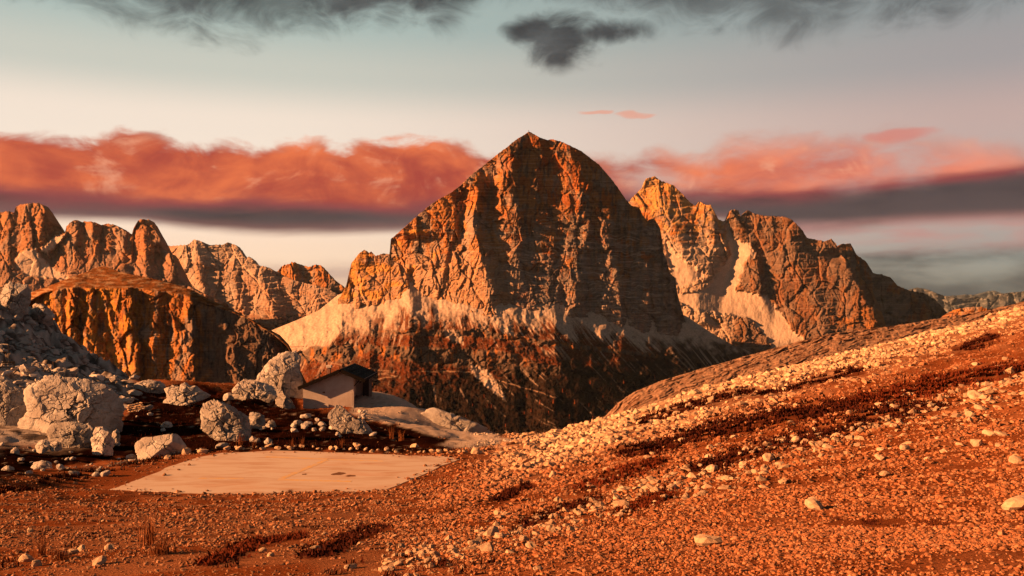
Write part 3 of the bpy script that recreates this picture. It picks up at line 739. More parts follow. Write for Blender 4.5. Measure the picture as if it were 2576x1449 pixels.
_fad = cliffy(550, _fa, 0.5, 18, 6, 5.0, 2.4, 1.1, 13, 5.0)
def fa_depth(px, py, h):
    d = _fad(px, py, h) - 0.9 * np.maximum(0, py - 640) + 0.25 * h
    return d + (-_fa(px, py) * 0.6 + 0.7 * h - 20 - d) * fa_m(px, py) * 0.7
def fa_tone(px, py, h, dep):
    c = rock_tone(px, py, h, dep, 561, 0.35, 0.45, 0.3)
    c = mixc(c, (0.288, 0.122, 0.050), sstep(fbm(px / 30, py / 40, 3, 563), -0.2, 0.4) * 0.5)
    c = mixc(c, (0.216, 0.137, 0.101), sstep(py + fbm(px / 20, py / 20, 3, 565) * 20, 640, 690) * 0.7)
    c = mixc(c, (0.33, 0.21, 0.155), np.full(px.shape, 0.3, np.float32))  # haze over the towers painted as a paler tone
    return mixc(c, C_PALE * 1.15, fa_m(px, py))
sheet('rock_towers', 4300.0, fa_sky, [(-900, 800), (560, 800)], 860, 200, fa_depth, fa_tone, M_FAR, -900, 560, rough=1.6, seed=18,
      kind='structure', label='row of orange rock towers on the left skyline', category='mountain')

# ---- near plateau with its cliff on the left
cl_sky = [(-300, 770), (-100, 760), (30, 748), (77, 735), (110, 724), (150, 709), (187, 695), (213, 686), (235, 676), (257, 669), (280, 676), (300, 684), (367, 697), (433, 713), (483, 730), (520, 751), (567, 771), (617, 797), (667, 824), (700, 842), (722, 866), (742, 905), (758, 960), (770, 1009)]
cl_edge = curve([(-300, 790), (60, 770), (110, 742), (150, 730), (190, 724), (220, 727), (320, 727), (400, 734), (480, 747), (497, 755), (560, 779), (620, 803), (690, 846), (722, 874), (742, 912), (760, 970), (770, 1010)])
_cl = pleats([[(-300, 700, -60), (-300, 1010, -60)], [(60, 740, -45), (60, 1000, -30)], [(110, 730, -30), (110, 1000, -15)], [(150, 720, -4), (140, 1000, 0)], [(165, 720, -14), (160, 1000, -8)], [(196, 700, 14), (184, 800, 18), (172, 900, 18), (170, 1000, 18)], [(211, 728, -14), (219, 770, -16), (206, 820, -18), (201, 880, -14), (200, 1000, -10)],
    [(236, 730, 12), (223, 790, 12), (229, 850, 14), (233, 1000, 14)], [(244, 730, -8), (262, 800, -10), (285, 870, -12), (303, 930, -8)], [(262, 730, 6), (280, 800, 6), (300, 870, 6)], [(272, 732, 0), (288, 800, 0), (308, 870, 0)], [(321, 728, 26), (326, 800, 30), (333, 870, 34), (335, 925, 36), (342, 1000, 34)],
    [(331, 732, -6), (350, 800, -6), (360, 870, 2), (362, 1000, 8)], [(398, 734, 8), (394, 800, 12), (380, 900, 18), (372, 1000, 18)], [(416, 742, -4), (420, 850, -2), (410, 1000, 2)], [(440, 742, 6), (446, 850, 8)], [(452, 744, 0), (456, 850, 2)], [(479, 746, 26), (481, 800, 28), (485, 860, 28), (482, 1000, 26)],
    [(493, 756, -6), (508, 850, -12), (522, 1000, -8)], [(560, 780, -6), (585, 850, 8), (600, 930, 12), (605, 1000, 12)], [(575, 785, -18), (610, 860, -8), (630, 1000, -8)], [(650, 815, -20), (668, 880, -2), (680, 1000, 0)], [(760, 860, -90), (760, 1010, -80)]], -310, 770, 650, 1030, 1.5)
_cld = cliffy(600, _cl, 0.22, 30, 11, 4.4, 2.4, 1.2, 17, 11.0)
def cl_depth(px, py, h):
    e = cl_edge(px) + fbm(px / 12, px * 0, 3, 603) * 3
    up = np.maximum(0, cl_edge(px) - py)
    hc = np.minimum(h, 1000 - e)
    g = 1 - sstep(up, 0, 5)
    return _cld(px, np.maximum(py, e), hc) * g + (1 - g) * (0.22 * (1000 - cl_edge(px)) - 6) + up * 3.2 - 4.0 * fbm(px / 30, py / 7, 4, 605) * (1 - g)
def cl_tone(px, py, h, dep):
    e = cl_edge(px)
    c = rock_tone(px, py, h, dep, 611, 0.25, 0.7, 0.2)
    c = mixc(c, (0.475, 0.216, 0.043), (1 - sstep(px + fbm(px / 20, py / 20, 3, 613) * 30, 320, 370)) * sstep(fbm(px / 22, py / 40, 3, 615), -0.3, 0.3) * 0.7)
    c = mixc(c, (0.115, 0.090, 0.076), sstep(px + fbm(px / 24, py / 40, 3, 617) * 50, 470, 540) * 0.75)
    c = mixc(c, C_DARK, sstep(fbm(px / 6, py / 40, 3, 619), 0.2, 0.6) * 0.6)
    t = sstep(e - py + fbm(px / 10, py / 10, 2, 621) * 2, 0, 4)
    topc = mixc(np.broadcast_to(np.array([0.22, 0.08, 0.026], np.float32), c.shape), (0.36, 0.215, 0.12), sstep(fbm(px / 26, py / 6, 4, 623), -0.05, 0.45))
    topc = mixc(topc, (0.086, 0.036, 0.014), sstep(fbm(px / 30, py / 5, 3, 625), 0.1, 0.5) * 0.7)
    return c + (topc - c) * t[..., None]
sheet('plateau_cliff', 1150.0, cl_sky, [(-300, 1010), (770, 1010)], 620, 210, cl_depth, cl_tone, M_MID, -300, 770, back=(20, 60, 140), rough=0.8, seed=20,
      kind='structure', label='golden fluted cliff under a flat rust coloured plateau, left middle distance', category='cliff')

# ---- valley floor out to the horizon
xx = np.linspace(-27000, 27000, 61); yy = np.concatenate([np.linspace(-8000, 3000, 30), np.linspace(3600, 32500, 30)])
X, Y = np.meshgrid(xx, yy)
Zv = -640 + 40 * fbm(X / 3000, Y / 3000, 3, 700) - 0.0
me = mesh_np('valley', np.stack([X, Y, Zv], -1), grid_faces(len(yy), len(xx)), np.broadcast_to(np.array([0.06, 0.05, 0.04]), X.shape + (3,)), True, M_FAR)
link('valley_floor', me, kind='structure', label='dark valley floor running out to the horizon', category='valley')

# ------------------------------------------------------------------ foreground terrain
GP = [  # (px, py, distance)
    (0, 1449, 9), (640, 1449, 8), (1288, 1449, 7), (1932, 1449, 6.5), (2576, 1449, 6),
    (0, 1330, 17), (640, 1330, 18), (1288, 1330, 16), (1932, 1330, 13.5), (2576, 1330, 11.5),
    (0, 1265, 30), (300, 1270, 34), (1288, 1240, 30), (1932, 1240, 21), (2576, 1240, 17),
    (1500, 1150, 49), (1932, 1150, 35), (2576, 1150, 25),
    (1700, 1050, 68), (1932, 1050, 54), (2250, 1050, 45), (2576, 1050, 38),
    (2100, 950, 72), (2576, 950, 56), (2350, 880, 85), (2576, 850, 78),
    (1300, 1112, 76), (1400, 1092, 78), (1500, 1064, 80), (1600, 1034, 82), (1700, 1003, 85), (1900, 948, 90), (2100, 898, 97), (2300, 852, 105), (2450, 812, 112), (2576, 772, 120),
    (700, 1100, 68), (830, 1024, 104), (760, 1030, 104), (900, 1022, 104), (400, 1000, 95), (300, 1150, 60), (420, 1060, 75), (560, 1120, 63), (600, 968, 112), (480, 975, 115),
    (0, 1200, 44), (120, 1180, 52), (180, 1115, 62), (330, 985, 118),
    (0, 765, 140), (60, 790, 142), (110, 800, 145), (200, 872, 145), (330, 952, 140), (0, 900, 104), (100, 930, 108), (200, 950, 118), (0, 1050, 74), (60, 1040, 76), (250, 962, 124),
    (920, 992, 113), (1000, 1006, 114), (1100, 1042, 105), (1250, 1102, 86), (1100, 1105, 74), (1000, 1110, 68), (1180, 1112, 72), (900, 1045, 98), (1000, 1062, 92), (960, 1012, 124), (1040, 1040, 120), (1120, 1068, 114), (1200, 1092, 102), (880, 1012, 120),
]
G3 = [(x, y, z) for x, y, z in rays(np.array([g[0] for g in GP], float), np.array([g[1] for g in GP], float), np.array([g[2] for g in GP], float))]
# beyond the crest and outside the frame
for px, py, D, dz in ((920, 992, 113, 0), (1100, 1042, 105, 0), (1300, 1112, 76, 0), (1500, 1064, 80, 0), (1900, 948, 90, 0), (2300, 852, 105, 0), (2576, 772, 120, 0), (760, 1030, 108, 0), (480, 975, 115, 0)):
    x, y, z = rays(np.array([px * 1.0]), np.array([py * 1.0]), np.array([D * 1.0]))[0]
    for k, (a, b) in enumerate(((22, -7.5), (50, -24))):
        G3.append((x * (1 + a / D * 0.6) - 0.25 * a * (px > 1200), y + a, z + b))
G3 += [(0, 0, -1.75), (-8, 2, -2.5), (8, 2, -0.9), (0, -8, -1.2), (-30, 0, -4.2), (30, 5, 1.5), (-60, 30, -8), (60, 40, 2.0), (95, 90, 6.0), (-80, 60, -8), (-80, 100, -7), (-110, 110, -4.0), (-110, 150, 4.0), (-120, 175, 6), (110, 140, 6), (-70, -10, -5.5), (70, -10, 6)]
G3 = np.array(G3)
def _tps(a, b):
    r2 = ((a[:, None, :2] - b[None, :, :2]) ** 2).sum(-1)
    return np.where(r2 > 0, r2 * np.log(r2 + 1e-9) * 0.5, 0)
_n = len(G3)
_A = np.zeros((_n + 3, _n + 3)); _S = G3 / 50.0
_A[:_n, :_n] = _tps(_S, _S) + np.eye(_n) * 0.0015
_A[:_n, _n] = 1; _A[:_n, _n + 1:] = _S[:, :2]; _A[_n:, :_n] = _A[:_n, _n:].T
_w = np.linalg.solve(_A, np.concatenate([G3[:, 2], np.zeros(3)]))
PAD_PX = [(278, 1231), (330, 1214), (420, 1176), (500, 1150), (560, 1139), (690, 1134), (860, 1138), (1010, 1146), (1110, 1148), (1163, 1153), (1110, 1172), (1050, 1200), (960, 1236), (860, 1240), (700, 1243), (520, 1242), (400, 1237)]
PAD_Z = -9.99
PAD = [(float((x - 1288) * K * d), float(d)) for x, d in [(q[0], -PAD_Z / ((q[1] - HY) * K)) for q in PAD_PX]]
def _gz0(x, y):
    q = np.stack([x.ravel(), y.ravel()], -1) / 50.0
    z = np.empty(len(q))
    for i in range(0, len(q), 20000):
        b = q[i:i + 20000]
        z[i:i + 20000] = _tps(b, _S) @ _w[:_n] + _w[_n] + b @ _w[_n + 1:]
    return z
_gx = np.arange(-170, 171, 1.0); _gy = np.arange(-14, 181, 1.0)
_GX, _GY = np.meshgrid(_gx, _gy); _GZ = _gz0(_GX, _GY).reshape(_GX.shape)
def gz(x, y, detail=True):
    x = np.asarray(x, float); y = np.asarray(y, float); sh = x.shape
    u_ = np.clip(x.ravel() + 170, 0, 339.99); v_ = np.clip(y.ravel() + 14, 0, 193.99)
    i = u_.astype(int); j = v_.astype(int); a = u_ - i; b = v_ - j
    z = (_GZ[j, i] * (1 - a) + _GZ[j, i + 1] * a) * (1 - b) + (_GZ[j + 1, i] * (1 - a) + _GZ[j + 1, i + 1] * a) * b
    z = z.reshape(sh)
    d = polydist(x, y, PAD); ins = inpoly(x, y, PAD); dist = np.where(ins, -d, d)
    m = 1 - sstep(dist, 0.4, 7.0)
    z = z * (1 - m) + (PAD_Z - 0.02) * m
    if detail:
        far = np.clip(y / 40, 0.25, 1.6)
        flat = sstep(dist, 0.0, 5.0)
        z = z + flat * (0.16 * far * fbm(x / 5, y / 5, 4, 801) + 0.05 * far * fbm(x / 0.9, y / 0.9, 3, 803))
        # terraces following the contour on the sunlit slope, ledges on the left slope
        rs = sstep(x - 0.05 * y, 1, 8) * sstep(y, 12, 30)
        z = z + rs * (0.22 * fbm(x / 14 + y / 30, (y - 0.3 * x) / 3.0, 3, 805))
        ls = sstep(-x - 0.42 * y, -2, 6) * sstep(y, 82, 98)
        w = z * 1.0 + 1.2 * fbm(x / 9, y / 9, 3, 806); fl = np.floor(w / 1.3)
        z = z + ls * (0.9 * (fl * 1.3 + 1.3 * sstep(w / 1.3 - fl, 0.45, 0.75) - w) * sstep(fbm(x / 11, y / 11, 2, 808), -0.4, 0.1) + 0.8 * (ridged((x + y * 0.4) / 6, (y - x) / 9, 4, 807, 0.6) - 0.6) + 0.30 * fbm(x / 1.3, y / 1.3, 3, 809, 0.65) + 1.1 * facet(x / 5.5, y / 7.0, 810, 2.0, 0.5)[0] + 0.5 * facet(x / 1.9, y / 2.4, 812, 2.0, 0.5)[0])
    return z
def hit(px, py, dmax=170.0):
    """where the sight line through a frame point meets the ground"""
    px = np.asarray(px, float); py = np.asarray(py, float)
    D = np.geomspace(4, dmax, 200)
    out = np.full(px.shape, dmax); done = np.zeros(px.shape, bool)
    for d in D:
        z = gz((px - 1288) * K * d, np.full(px.shape, d), False)
        h = (~done) & ((HY - py) * K * d <= z)
        out[h] = d; done |= h
    return np.stack([(px - 1288) * K * out, out], -1)
# ground mesh: rows widen with distance
NR, NC = 520, 560
yr = np.concatenate([np.linspace(-7, 3.5, 20), np.geomspace(4, 172, NR - 20)])
sc = np.linspace(-0.86, 0.86, NC)
Y = np.repeat(yr[:, None], NC, 1); X = sc[None, :] * (np.maximum(Y, 0) + 11)
Z = gz(X, Y)
GPX, GPY = proj(np.stack([X, Y, Z], -1))
front = Y > 2
heath_l = [(-200, 1210), (0, 1205), (140, 1172), (330, 1150), (480, 1136), (545, 1136), (1090, 1140), (1240, 1110), (1130, 1080), (930, 1058), (860, 1040), (760, 1025), (740, 1000), (640, 975), (560, 985), (500, 965), (330, 990), (300, 1080), (150, 1130), (0, 1120), (-200, 1120)]
path_r = [(880, 1040), (905, 965), (1000, 975), (1100, 1010), (1180, 1050), (1260, 1100), (1320, 1112), (1250, 1122), (1130, 1128), (1100, 1120), (1128, 1105), (1010, 1072), (930, 1055)]
redpatch = [(700, 1010), (690, 985), (640, 975), (560, 985), (480, 972), (330, 990), (330, 1020), (500, 1000), (600, 990)]
stripes = [[(1560, 1142), (1640, 1128), (1750, 1095), (1850, 1070), (1960, 1052), (2060, 1038), (2180, 1022)], [(1740, 1178), (1860, 1150), (1960, 1120), (2080, 1090), (2200, 1055), (2380, 1028)],
    [(2120, 1025), (2260, 990), (2400, 962), (2576, 925)], [(1600, 1065), (1760, 1020), (1900, 985)], [(2420, 880), (2500, 850)], [(1460, 1235), (1560, 1195), (1660, 1165)], [(1900, 1000), (2060, 960), (2160, 935)],
    [(1250, 1260), (1330, 1225)], [(1560, 1290), (1640, 1255), (1690, 1235)], [(780, 1400), (880, 1360), (960, 1330)], [(1300, 1330), (1400, 1290), (1500, 1250)], [(520, 1420), (640, 1370), (760, 1345)]]
def ground_tone(x, y, z, px, py):
    n = fbm(x / 3, y / 3, 4, 821); f = fbm(x / 0.5, y / 0.5, 3, 823); b = fbm(x / 12, y / 12, 3, 825)
    c = np.broadcast_to(np.array([0.19, 0.055, 0.019], np.float32), x.shape + (3,)).astype(np.float32)     # rusty soil
    c = mixc(c, (0.28, 0.098, 0.041), sstep(n + f * 0.5, -0.2, 0.5) * 0.8)
    # pale stony slope up on the right
    up = sstep(1210 - 0.30 * (px - 1288) + 26 * n - py, -40, 110) * sstep(px, 1150, 1450)
    c = mixc(c, (0.44, 0.275, 0.17), up * 0.8)
    # bare soil by the pad
    bare = sstep(n + b, 0.1, 0.6) * (1 - sstep(px, 900, 1100)) * sstep(py, 1230, 1260)
    c = mixc(c, (0.26, 0.11, 0.055), bare * 0.7)
    fr = y > 2
    hl = softpoly(px, py, heath_l, 5, 10, 30, 831) * fr
    c = mixc(c, (0.010, 0.0032, 0.002), hl * 0.98)
    c = mixc(c, (0.06, 0.013, 0.0055), hl * (softpoly(px, py, redpatch, 6, 8, 30, 833) * 0.9 + sstep(n, 0.25, 0.7) * 0.35))
    c = mixc(c, (0.34, 0.27, 0.22), hl * sstep(f + n * 0.4, 0.62, 0.9) * 0.6)
    ls = sstep(350 - px - (py - 950) * 0.5, -10, 30) * (1 - sstep(py + n * 14, 1110, 1140)) * fr * (y > 50)
    c = mixc(c, (0.44, 0.38, 0.345), ls * 0.95)
    c = mixc(c, (0.05, 0.03, 0.02), ls * sstep(fbm((x + y) / 2.2, (y - x) / 4, 5, 835, 0.6), -0.1, 0.3) * 0.85)
    pr = softpoly(px, py, path_r, 4, 5, 30, 837) * fr
    c = mixc(c, (0.54, 0.42, 0.345), pr * 0.95)
    c = mixc(c, (0.22, 0.14, 0.10), pr * sstep(f + n * 0.6, 0.35, 0.8) * 0.5)
    st = np.zeros(x.shape, np.float32)
    for s in stripes:
        dd = polydist(px, (py - 0) * 1.6, [(a, q * 1.6) for a, q in s], False)
        st = np.maximum(st, 1 - sstep(dd + n * 16 + f * 10, 2, 22))
    c = mixc(c, (0.085, 0.022, 0.010), st * fr * 0.75)
    return c
GC = ground_tone(X, Y, Z, GPX, GPY)
M_GROUND = tone_mat('stony_soil', 0.035, 0.30, 0.9, 0.03, 0.3)
link('ground', mesh_np('ground', np.stack([X, Y, Z], -1), grid_faces(NR, NC), GC, True, M_GROUND), kind='structure', label='stony rust coloured hillside in the foreground', category='ground')

# ------------------------------------------------------------------ bedrock ridge behind the sunlit slope
br_sky = [(1440, 1110), (1500, 1066), (1520, 1052), (1560, 1012), (1600, 985), (1660, 960), (1760, 930), (1900, 890), (2000, 862), (2100, 838), (2250, 820), (2400, 796), (2480, 782), (2576, 760), (2700, 735), (2850, 720)]
def br_depth(px, py, h):
    s = curve(br_sky)(px); t = py - s
    w = t + 0.05 * (px - 1500) + fbm(px / 60, py / 30, 3, 851) * 6
    lay = 0
    for p, a, sd in ((13.0, 7.0, 1), (5.5, 3.2, 2)):
        q = w / p; fl = np.floor(q); fr = q - fl
        lay = lay + a * (fr + 0.6 * pn(fl * 1.7 + 0.3, px / 70, 853 + sd))
    blk = np.floor((px + np.floor(w / 13) * 31) / 17)
    return -2.2 * t + lay - 3.5 * fbm(px / 25, py / 10, 4, 857) - 1.3 * pn(blk * 0.7 + 0.2, np.floor(w / 6.5) * 0.9 + 0.1, 859) * 2 - 6.0 * facet(px / 46, w / 9, 866, 1.8, 0.6)[0] - 2.6 * facet(px / 15, w / 4, 867, 1.8, 0.5)[0] - 0.25 * (2000 - px) * 0.4
def br_tone(px, py, h, dep):
    s = curve(br_sky)(px); t = py - s
    w = t + 0.05 * (px - 1500) + fbm(px / 60, py / 30, 3, 851) * 6
    c = np.broadcast_to(np.array([0.26, 0.155, 0.105], np.float32), px.shape + (3,)).astype(np.float32)
    c = mixc(c, (0.22, 0.12, 0.08), sstep(fbm(px / 40, w / 4, 4, 861), -0.1, 0.5) * 0.8)
    c = mixc(c, (0.07, 0.025, 0.013), sstep(fbm(px / 60, w / 5, 3, 863), 0.2, 0.55) * 0.8)
    return mixc(c, (0.34, 0.23, 0.16), sstep(fbm(px / 25, w / 2.5, 3, 865), 0.3, 0.7) * 0.5)
M_NEAR = tone_mat('bedded_limestone', 0.5, 0.24, 0.7, 0.25, 4.0)
sheet('bedrock_ridge', 300.0, br_sky, [(1440, 1160), (1700, 1080), (2100, 960), (2576, 900), (2850, 880)], 620, 110, br_depth, br_tone, M_NEAR, 1440, 2850, back=(30, 120, 400), rough=1.5, seed=25,
      kind='structure', label='long layered bedrock ridge behind the sunlit scree slope', category='ridge')

# ------------------------------------------------------------------ concrete pad with painted mark
def ear_fan(name, pts, z0, z1, mat):
    """flat slab from a plan outline"""
    import bmesh
    bm = bmesh.new()
    b = [bm.verts.new((x, y, z0)) for x, y in pts]; t = [bm.verts.new((x, y, z1)) for x, y in pts]
    n = len(pts)
    bm.faces.new(t); bm.faces.new(b[::-1])
    for i in range(n): bm.faces.new((b[i], b[(i + 1) % n], t[(i + 1) % n], t[i]))
    bmesh.ops.recalc_face_normals(bm, faces=bm.faces)
    me = bpy.data.meshes.new(name); bm.to_mesh(me); bm.free(); me.materials.append(mat)
    return me
m, t, b = base_mat('worn_concrete', 0.9, 0.2)
geo = t.n('ShaderNodeNewGeometry')
mp = t.n('ShaderNodeMapping'); mp.inputs['Scale'].default_value = (0.22, 0.8, 1.0); t.put(mp.inputs[0], geo.outputs['Position'])
n1 = t.noise(mp.outputs[0], 1.2, 6.0, 0.6, 0.8); n2 = t.noise(geo.outputs['Position'], 9.0, 5.0, 0.7); n3 = t.noise(mp.outputs[0], 0.7, 4.0, 0.6, 0.3)
cc = t.mix(t.ss(n1, 0.42, 0.70), (0.44, 0.345, 0.285), (0.35, 0.22, 0.15))
cc = t.mix(t.m('MULTIPLY', t.ss(n3, 0.5, 0.75), 0.5), cc, (0.40, 0.20, 0.11))
cc = t.mix(t.m('MULTIPLY', t.ss(n2, 0.52, 0.75), 0.35), cc, (0.36, 0.24, 0.17))
t.put(b.inputs['Base Color'], cc)
bp = t.n('ShaderNodeBump'); bp.inputs['Strength'].default_value = 0.4; bp.inputs['Distance'].default_value = 0.01; t.put(bp.inputs['Height'], n2); t.put(b.inputs['Normal'], bp.outputs[0])
M_CONC = m
fine_pad = []
for i in range(len(PAD)):
    a, q = PAD[i], PAD[(i + 1) % len(PAD)]
    for k in range(10):
        f = k / 10; w = 0.14 * (fbm(np.array([i + f]) * 2.7, np.array([0.3]), 3, 41)[0])
        fine_pad.append((a[0] + (q[0] - a[0]) * f + w, a[1] + (q[1] - a[1]) * f + w * 1.4))
pad = link('landing_pad', ear_fan('landing_pad', fine_pad, PAD_Z - 0.35, PAD_Z, M_CONC), kind='structure', label='flat pale concrete landing pad with worn yellow paint', category='landing pad')
m, t, b = base_mat('worn_yellow_paint', 0.8, 0.2)
geo = t.n('ShaderNodeNewGeometry'); n1 = t.noise(geo.outputs['Position'], 3.5, 6.0, 0.75)
t.put(b.inputs['Base Color'], t.mix(t.ss(n1, 0.36, 0.62), (0.52, 0.29, 0.07), (0.43, 0.32, 0.25)))
M_YEL = m
def on_pad(px, py):
    d = -PAD_Z / ((py - HY) * K)
    return np.array([(px - 1288) * K * d, d])
for (a, q, w) in (((668, 1149), (824, 1155), 0.34), ((700, 1206.5), (884, 1211), 0.34), ((822, 1157), (708, 1204), 0.38), ((828, 1155.5), (965, 1160), 0.22), ((500, 1203), (614, 1203.5), 0.22)):
    A, Q = on_pad(*a), on_pad(*q); dirv = (Q - A) / np.linalg.norm(Q - A); nv = np.array([-dirv[1], dirv[0]]) * w / 2
    pts = [tuple(A + nv), tuple(A - nv), tuple(Q - nv), tuple(Q + nv)]
    link('painted_line', ear_fan('painted_line', pts, PAD_Z + 0.001, PAD_Z + 0.005, M_YEL), pad)
m_st = plain_mat('dark_stain', (0.16, 0.075, 0.04), 0.9, 0.4, 0.1)
for px, py, rx, ry in ((852, 1192, 0.38, 0.30), (882, 1197, 0.30, 0.16), (766, 1193, 0.16, 0.12)):
    c0 = on_pad(px, py)
    pts = [(c0[0] + rx * math.cos(k / 14 * 6.283) * random.uniform(.7, 1.2), c0[1] + ry * 1.6 * math.sin(k / 14 * 6.283) * random.uniform(.7, 1.2)) for k in range(14)]
    link('stain', ear_fan('stain', pts, PAD_Z + 0.001, PAD_Z + 0.004, m_st), pad)

# ------------------------------------------------------------------ hut
import bmesh
def prism(name, prof, y0, y1, mat, parent, bevel=0.0):
    """profile in (x, z) run from y0 to y1"""
    bm = bmesh.new(); n = len(prof)
    f = [bm.verts.new((x, y0, z)) for x, z in prof]; k = [bm.verts.new((x, y1, z)) for x, z in prof]
    bm.faces.new(f); bm.faces.new(k[::-1])
    for i in range(n): bm.faces.new((f[i], k[i], k[(i + 1) % n], f[(i + 1) % n]))
    bmesh.ops.recalc_face_normals(bm, faces=bm.faces)
    if bevel: bmesh.ops.bevel(bm, geom=bm.edges[:], offset=bevel, segments=1, affect='EDGES')
    me = bpy.data.meshes.new(name); bm.to_mesh(me); bm.free(); me.materials.append(mat)
    return link(name, me, parent)
def box(name, x0, x1, y0, y1, z0, z1, mat, parent, bevel=0.008):
    return prism(name, [(x0, z0), (x1, z0), (x1, z1), (x0, z1)], y0, y1, mat, parent, bevel)
HD = 104.0
u = K * HD
def hp(cx, cy):     # close-up sketch coordinates -> hut-local x, z (metres, at the gable)
    return ((670.8 + cx * 0.2083 - 828.0) * u, (1024.0 - (838.5 + cy * 0.2083)) * u)
hut = empty('hut', ((828.0 - 1288) * u, HD, (HY - 1024.0) * u), label='small plastered hut with black pitched roof and chimney between the rocks', category='hut')
m, t, b = base_mat('old_plaster', 0.92, 0.15)
tcn = t.n('ShaderNodeTexCoord')
n1 = t.noise(tcn.outputs['Object'], 0.7, 6.0, 0.65, 0.5); n2 = t.noise(tcn.outputs['Object'], 14.0, 4.0, 0.7)
mp = t.n('ShaderNodeMapping'); mp.inputs['Scale'].default_value = (3.0, 3.0, 0.35); t.put(mp.inputs[0], tcn.outputs['Object'])
n3 = t.noise(mp.outputs[0], 1.5, 5.0, 0.6)
cc = t.mix(t.ss(n1, 0.38, 0.68), (0.40, 0.34, 0.315), (0.33, 0.27, 0.245))
cc = t.mix(t.m('MULTIPLY', t.ss(n3, 0.52, 0.75), 0.35), cc, (0.26, 0.19, 0.16))
cc = t.mix(t.m('MULTIPLY', t.ss(n2, 0.5, 0.8), 0.3), cc, (0.30, 0.22, 0.18))
t.put(b.inputs['Base Color'], cc)
bp = t.n('ShaderNodeBump'); bp.inputs['Strength'].default_value = 0.5; bp.inputs['Distance'].default_value = 0.02; t.put(bp.inputs['Height'], n2); t.put(b.inputs['Normal'], bp.outputs[0])
M_PLAS = m
M_ROOF = plain_mat('black_sheet_roof', (0.007, 0.006, 0.006), 0.8, 0.5, 0.4, 0.2, 0.01, 0.1)
M_WOOD = plain_mat('dark_timber', (0.012, 0.009, 0.008), 0.85, 0.5, 0.15)
M_PALEW = plain_mat('grey_boards', (0.30, 0.26, 0.24), 0.85, 0.4, 0.1)
M_BRICK = plain_mat('chimney_brick', (0.24, 0.13, 0.10), 0.9, 0.4, 0.08)
M_CAP = plain_mat('pale_cap', (0.62, 0.52, 0.46), 0.7, 0.15, 0.2)
M_DOOR = plain_mat('door_paint', (0.05, 0.045, 0.045), 0.7, 0.4, 0.2)
xl, zl = hp(440, 648); xr, zr = hp(1052, 515); xa, za = hp(905, 455)
prof = [(xl, -0.9), (xr, -0.9), (xr, zr), (xa, za), (xl, zl)]
prism('gable_wall', prof, 0.0, 0.32, M_PLAS, hut)
prism('rear_wall', prof, 8.3, 8.6, M_PLAS, hut)
prism('side_wall', [(xl, -0.9), (xl + 0.3, -0.9), (xl + 0.3, zl + 0.05), (xl, zl - 0.05)], 0.33, 8.29, M_PLAS, hut)
box('side_wall', xr - 1.5, xr - 1.2, 0.33, 8.29, -0.9, zr - 0.02, M_PLAS, hut)            # set back behind the porch
box('plinth', *[hp(512, 0)[0], hp(752, 0)[0]], -0.16, 0.0, -0.6, hp(0, 856)[1], M_PLAS, hut, 0.02)
# repaired rectangles in the plaster
box('plaster_patch', hp(748, 0)[0], hp(1045, 0)[0], -0.012, 0.0, hp(0, 700)[1], hp(0, 625)[1], M_PLAS, hut, 0.004)
box('plaster_patch', hp(755, 0)[0], hp(1040, 0)[0], -0.009, 0.0, hp(0, 868)[1], hp(0, 712)[1], M_PLAS, hut, 0.004)
vent = box('vent_grille', hp(676, 0)[0], hp(706, 0)[0], -0.03, 0.0, hp(0, 722)[1], hp(0, 704)[1], M_BRICK, hut)
for k in range(3):
    zz = hp(0, 706 + k * 5)[1]
    box('slat', hp(678, 0)[0], hp(704, 0)[0], -0.045, -0.031, zz - 0.03, zz - 0.012, M_WOOD, vent, 0.002)
# far wing wall with upright boards at the end of the porch
wing = box('wing_wall', xr - 0.2, xr + 0.9, 7.6, 7.85, -0.9, zr - 0.3, M_DOOR, hut)
for k in range(6):
    box('board', xr - 0.15 + k * 0.175, xr + k * 0.175, 7.56, 7.598, -0.6, zr - 0.34, M_PALEW if k > 3 else M_DOOR, wing, 0.006)
door = box('door', xr - 1.19, xr - 1.13, 3.0, 4.1, -0.02, 2.0, M_DOOR, hut)
box('handle', xr - 1.125, xr - 1.06, 3.12, 3.24, 0.95, 1.0, M_CAP, door, 0.005)
box('porch_step', xr - 1.1, xr + 0.3, 0.6, 7.5, -0.9, -0.03, M_CONC, hut, 0.02)
# roof: two dark planes with folded seams and verge boards
def roof_plane(name, x0, z0, x1, z1, y0, y1, th, mat, parent):
    nx, nz = -(z1 - z0), (x1 - x0); l = math.hypot(nx, nz); nx, nz = nx / l * th, nz / l * th
    return prism(name, [(x0, z0), (x1, z1), (x1 + nx, z1 + nz), (x0 + nx, z0 + nz)], y0, y1, mat, parent, 0.01)
sl_r = (zr - za) / (xr - xa); sl_l = (zl - za) / (xl - xa)
ex = xr + 1.42; ez = za + sl_r * (ex - xa)
wx = xl - 0.35; wz = za + sl_l * (wx - xa)
rr = roof_plane('roof', xa + 0.002, za + 0.012, ex, ez + 0.012, -0.75, 9.0, 0.20, M_ROOF, hut)
rl = roof_plane('roof', wx, wz + 0.012, xa - 0.002, za + 0.012, -0.75, 9.0, 0.20, M_ROOF, hut)
nrm = math.hypot(1, sl_r)
for k in range(7):
    yk = -0.5 + k * 1.55
    roof_plane('seam', xa + 0.25, za + sl_r * 0.25 + 0.222 * nrm, ex - 0.02, ez + 0.222 * nrm, yk, yk + 0.05, 0.045, M_ROOF, rr)
for fx in (0.32, 0.66, 0.97):
    xx0 = xa + (ex - xa) * fx
    roof_plane('snow_bar', xx0, za + sl_r * (xx0 - xa) + 0.24 * nrm, xx0 + 0.05, za + sl_r * (xx0 + 0.05 - xa) + 0.24 * nrm, -0.74, 8.98, 0.05, M_WOOD if fx < .9 else M_PALEW, rr)
